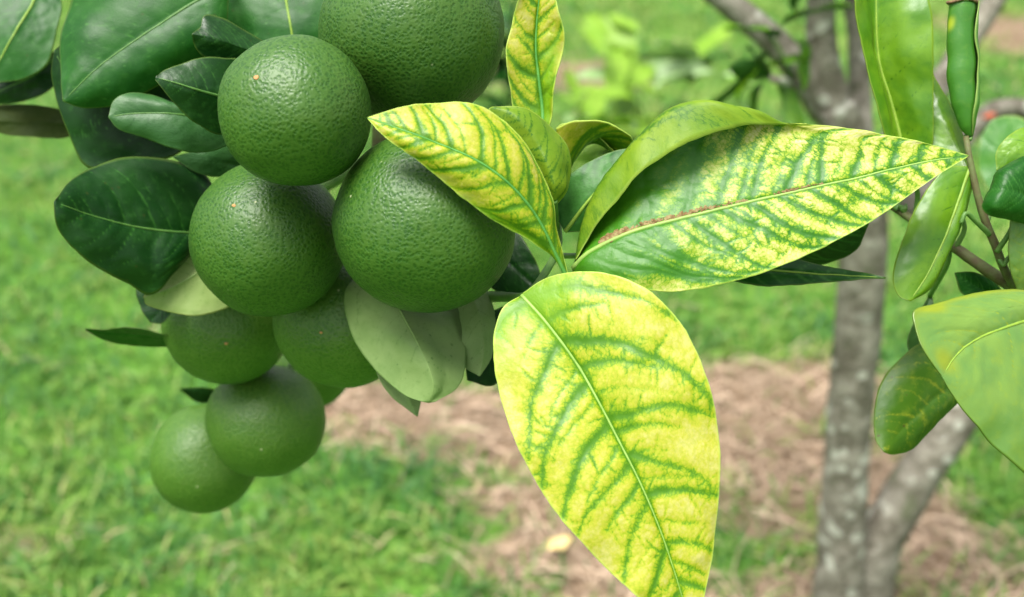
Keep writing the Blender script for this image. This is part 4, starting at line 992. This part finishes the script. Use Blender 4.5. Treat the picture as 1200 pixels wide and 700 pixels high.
LIMBS = [
    ([TP(985, 150), TP(962, 112), TP(920, 62), TP(880, 25), TP(838, -8), TP(760, -70), TP(690, -140, 0.1)], [0.026, 0.022, 0.0185, 0.016, 0.0145, 0.012, 0.008]),
    ([TP(982, 140), TP(968, 90), TP(962, 40), TP(962, -20), TP(955, -90), TP(930, -220)], [0.028, 0.021, 0.019, 0.018, 0.016, 0.009]),
    ([TP(1002, 180), TP(1006, 120, 0.04), TP(1006, 60, 0.07), TP(1000, 0, 0.09), TP(1005, -80, 0.1), TP(1030, -200, 0.1)], [0.026, 0.0165, 0.013, 0.012, 0.011, 0.008]),
    ([TP(1010, 220), TP(1060, 150, 0.12), TP(1100, 100, 0.2), TP(1130, 55, 0.25), TP(1165, 0, 0.28), TP(1210, -90, 0.3), TP(1260, -200, 0.3)], [0.026, 0.022, 0.020, 0.0185, 0.017, 0.013, 0.008]),
    ([TP(1060, 250, 0.2), TP(1110, 190, 0.25), TP(1150, 140, 0.28), TP(1180, 126, 0.3), TP(1220, 128, 0.3), TP(1290, 100, 0.3), TP(1340, 60, 0.2)], [0.020, 0.018, 0.016, 0.016, 0.016, 0.014, 0.01]),
    ([TP(985, 165), TP(955, 135, -0.05), TP(940, 112, -0.08), TP(925, 98, -0.1), TP(905, 92, -0.12)], [0.010, 0.008, 0.007, 0.006, 0.005]),
    ([TP(955, -90), HUB + np.array((0.05, 0.02, -0.08)), HUB], [0.015, 0.013, 0.011]),
]
for k, (pts, rad) in enumerate(LIMBS):
    tube('limb', pts, rad, M_BARK, tree, sides=16, n=60, rough=0.12, seed=20 + k)
fl = np.array(TP(1159, 136, 0.255)); v_, q_, t_ = tube_data([fl + np.array((-0.009, 0, -0.003)), fl, fl + np.array((0.010, 0, 0.003))], [0.0015, 0.0048, 0.0015], sides=8)
link('bark_fleck', mesh_from('bark_fleck', v_ - TREE, q_, t_, [flat_mat('red_fleck', (0.45, 0.06, 0.03), (0.55, 0.10, 0.04), 90)]), tree)['label'] = 'small red fleck on the level limb'
# the twig on the right grows out of the leaning trunk
tube('twig', [TP(1290, 260, 0.12), P(1400, 350, 1.1), P(1370, 400, 0.8), P(1330, 395, 0.62)], [0.009, 0.007, 0.0055, 0.0043], M_BARK, rt, sides=10, rough=0.1)

def far_leaf_mesh(name, L, W, fold, droop, mat, mat_u):
    nv, nu = 9, 4
    v = np.linspace(0, 1, nv); u = np.linspace(-1, 1, nu + 1)
    w = W * np.sin(np.pi * v ** 0.85) ** 0.75 + 0.0006
    X = u[None] * w[:, None]; Y = np.repeat((v * L)[:, None], nu + 1, 1)
    Z = fold * np.abs(X) - droop * L * (v ** 2)[:, None] + 0.004 * np.sin(v * 9)[:, None] * np.abs(u)[None]
    g = np.stack([X, Y, Z], -1)
    t = g.reshape(-1, 3); b = t - np.array((0, 0, 0.0005))
    i, j = np.meshgrid(np.arange(nv - 1), np.arange(nu), indexing='ij'); a = i * (nu + 1) + j
    q = np.stack([a, a + 1, a + nu + 2, a + nu + 1], -1).reshape(-1, 4)
    me = mesh_from(name, np.vstack([t, b]), np.vstack([q, q[:, ::-1] + len(t)]), None, [mat, mat_u], np.concatenate([np.zeros(len(q)), np.ones(len(q))]))
    z = np.zeros(len(t) * 2)
    for nm in ('vein', 'green', 'tint', 'edge'): attr(me, nm, z)
    attr(me, 'flat', np.vstack([t, t]) * 100, 'FLOAT_VECTOR')
    return me
M_WEED2 = flat_mat('pale_weed_leaf', (0.32, 0.46, 0.22), (0.24, 0.42, 0.10), 14, 0.4, 0.5, 0.0, 0.3)
M_WEED = flat_mat('weed_leaf', (0.22, 0.42, 0.03), (0.32, 0.50, 0.06), 14, 0.45, 0.4, 0.0, 0.45)
FAR = [far_leaf_mesh('leaf', 0.095, 0.022, 0.35, 0.25, M_BRT, M_DRK_U), far_leaf_mesh('leaf', 0.08, 0.020, 0.2, 0.1, M_DRK_L, M_DRK_U), far_leaf_mesh('leaf', 0.11, 0.025, 0.3, 0.4, M_BRT2, M_DRK_U), far_leaf_mesh('leaf', 0.075, 0.019, 0.3, 0.15, M_GRY, M_DRK_U), far_leaf_mesh('leaf', 0.10, 0.019, 0.3, 0.2, M_WEED, M_WEED), far_leaf_mesh('leaf', 0.10, 0.017, 0.4, 0.35, M_WEED2, M_WEED2)]
def put_leaf(parent, pos, dirv, k, s=1.0, roll=0.0):
    o = link('leaf', FAR[k], parent)
    q = Vector(dirv).to_track_quat('Y', 'Z')
    from mathutils import Quaternion
    o.rotation_euler = (q @ Quaternion((0, 1, 0), roll)).to_euler()
    o.scale = (s, s, s)
    o.location = Vector(pos) - parent_world(parent)
    return o
rng = np.random.default_rng(4)
# leaves the photograph shows on the tree
for px, py, dx, dz, k, s in ((915, 30, 0.8, 0.5, 0, 0.9), (905, 60, -0.6, -0.5, 0, 0.8), (930, 15, 0.2, 0.9, 2, 0.8), (915, 45, -0.9, 0.4, 0, 0.8), (935, 45, 0.3, -0.9, 0, 0.7), (880, 100, -0.9, -0.3, 0, 0.8), (895, 96, -0.3, -0.9, 0, 0.8), (905, 92, -0.9, 0.35, 3, 0.9), (910, 100, 0.6, -0.7, 0, 0.7), (925, 98, -0.2, 0.9, 2, 0.7), (900, 90, -0.5, 0.8, 3, 0.7), (950, 72, -0.9, 0.1, 0, 0.6)):
    put_leaf(tree, TP(px, py, -0.10), (dx, -0.25 * rng.random(), dz), k, s, rng.normal() * 0.5)
# the crown above the picture
for pts, rad in LIMBS[:5]:
    c = catmull(pts, 40)
    for k in range(42):
        i = rng.integers(24, 40)
        if c[i][2] < CAM_H - c[i][1] * 0.10: continue
        a = rng.random() * 6.28
        put_leaf(tree, c[i] + rng.normal(size=3) * 0.03 + np.array((0, 0, 0.02)), (math.cos(a), math.sin(a), 0.3 * rng.normal()), int(rng.integers(0, 4)), 0.8 + 0.5 * rng.random(), rng.normal() * 0.5)

# ------------------------------------------------------------------ plants on the lawn and a fallen leaf
def leafy_plant(name, px, py, label, count, height, spread, kinds, seed, s=1.0, stems=9):
    rg = np.random.default_rng(seed)
    b = G(px, py)
    o = tag(empty(name, b), label, 'plant', 'leafy plants on the lawn')
    for k in range(stems):
        a = rg.random() * 6.28; h = height * (0.6 + 0.4 * rg.random()); sp = spread * rg.random() ** 0.6
        tipp = b + np.array((math.cos(a) * sp, math.sin(a) * sp, h))
        pts = [b + np.array((0, 0, -0.01)), b * 0.6 + tipp * 0.4 + np.array((0, 0, 0.03)), tipp]
        tube('stem', pts, [0.005, 0.004, 0.002], M_TWIG_G, o, sides=6)
        c = catmull(pts, 20)
        for q in range(count // stems):
            i = int(rg.integers(8, 20)); az = rg.random() * 6.28
            put_leaf(o, c[i], (math.cos(az), math.sin(az), 0.05 + 0.75 * rg.random()), int(rg.choice(kinds)), s * (0.8 + 0.5 * rg.random()), rg.normal() * 0.5)
    return o
leafy_plant('leafy_weed', 752, 268, 'blurred bright green leafy plant on the lawn behind the curled leaf', 56, 0.66, 0.36, (4, 4, 5), 11, 2.0, 8)
leafy_plant('leafy_weed', 585, 262, 'blurred dark green plant at the top edge between orange and upright leaf', 60, 0.92, 0.10, (1, 1, 3), 13, 1.2, 5)
leafy_plant('leafy_weed', 868, 262, 'small blurred green plant on the lawn next to the tree', 24, 0.50, 0.12, (0, 4, 4), 17, 0.9, 4)

def fallen(px, py, label, s, mat):
    me = far_leaf_mesh('fallen_leaf', 0.05 * s, 0.016 * s, 0.5, -0.1, mat, mat)
    g = G(px, py); o = link('fallen_leaf', me, None, (g[0], g[1], 0.035)); o.rotation_euler = (0.15, 0.1, -1.2)
    tag(o, label, 'leaf')
fallen(642, 662, 'pale yellow fallen leaf on the dry straw beside the long yellow leaf', 1.0, flat_mat('fallen_leaf', (0.60, 0.47, 0.20), (0.50, 0.38, 0.16), 60, 0.7))
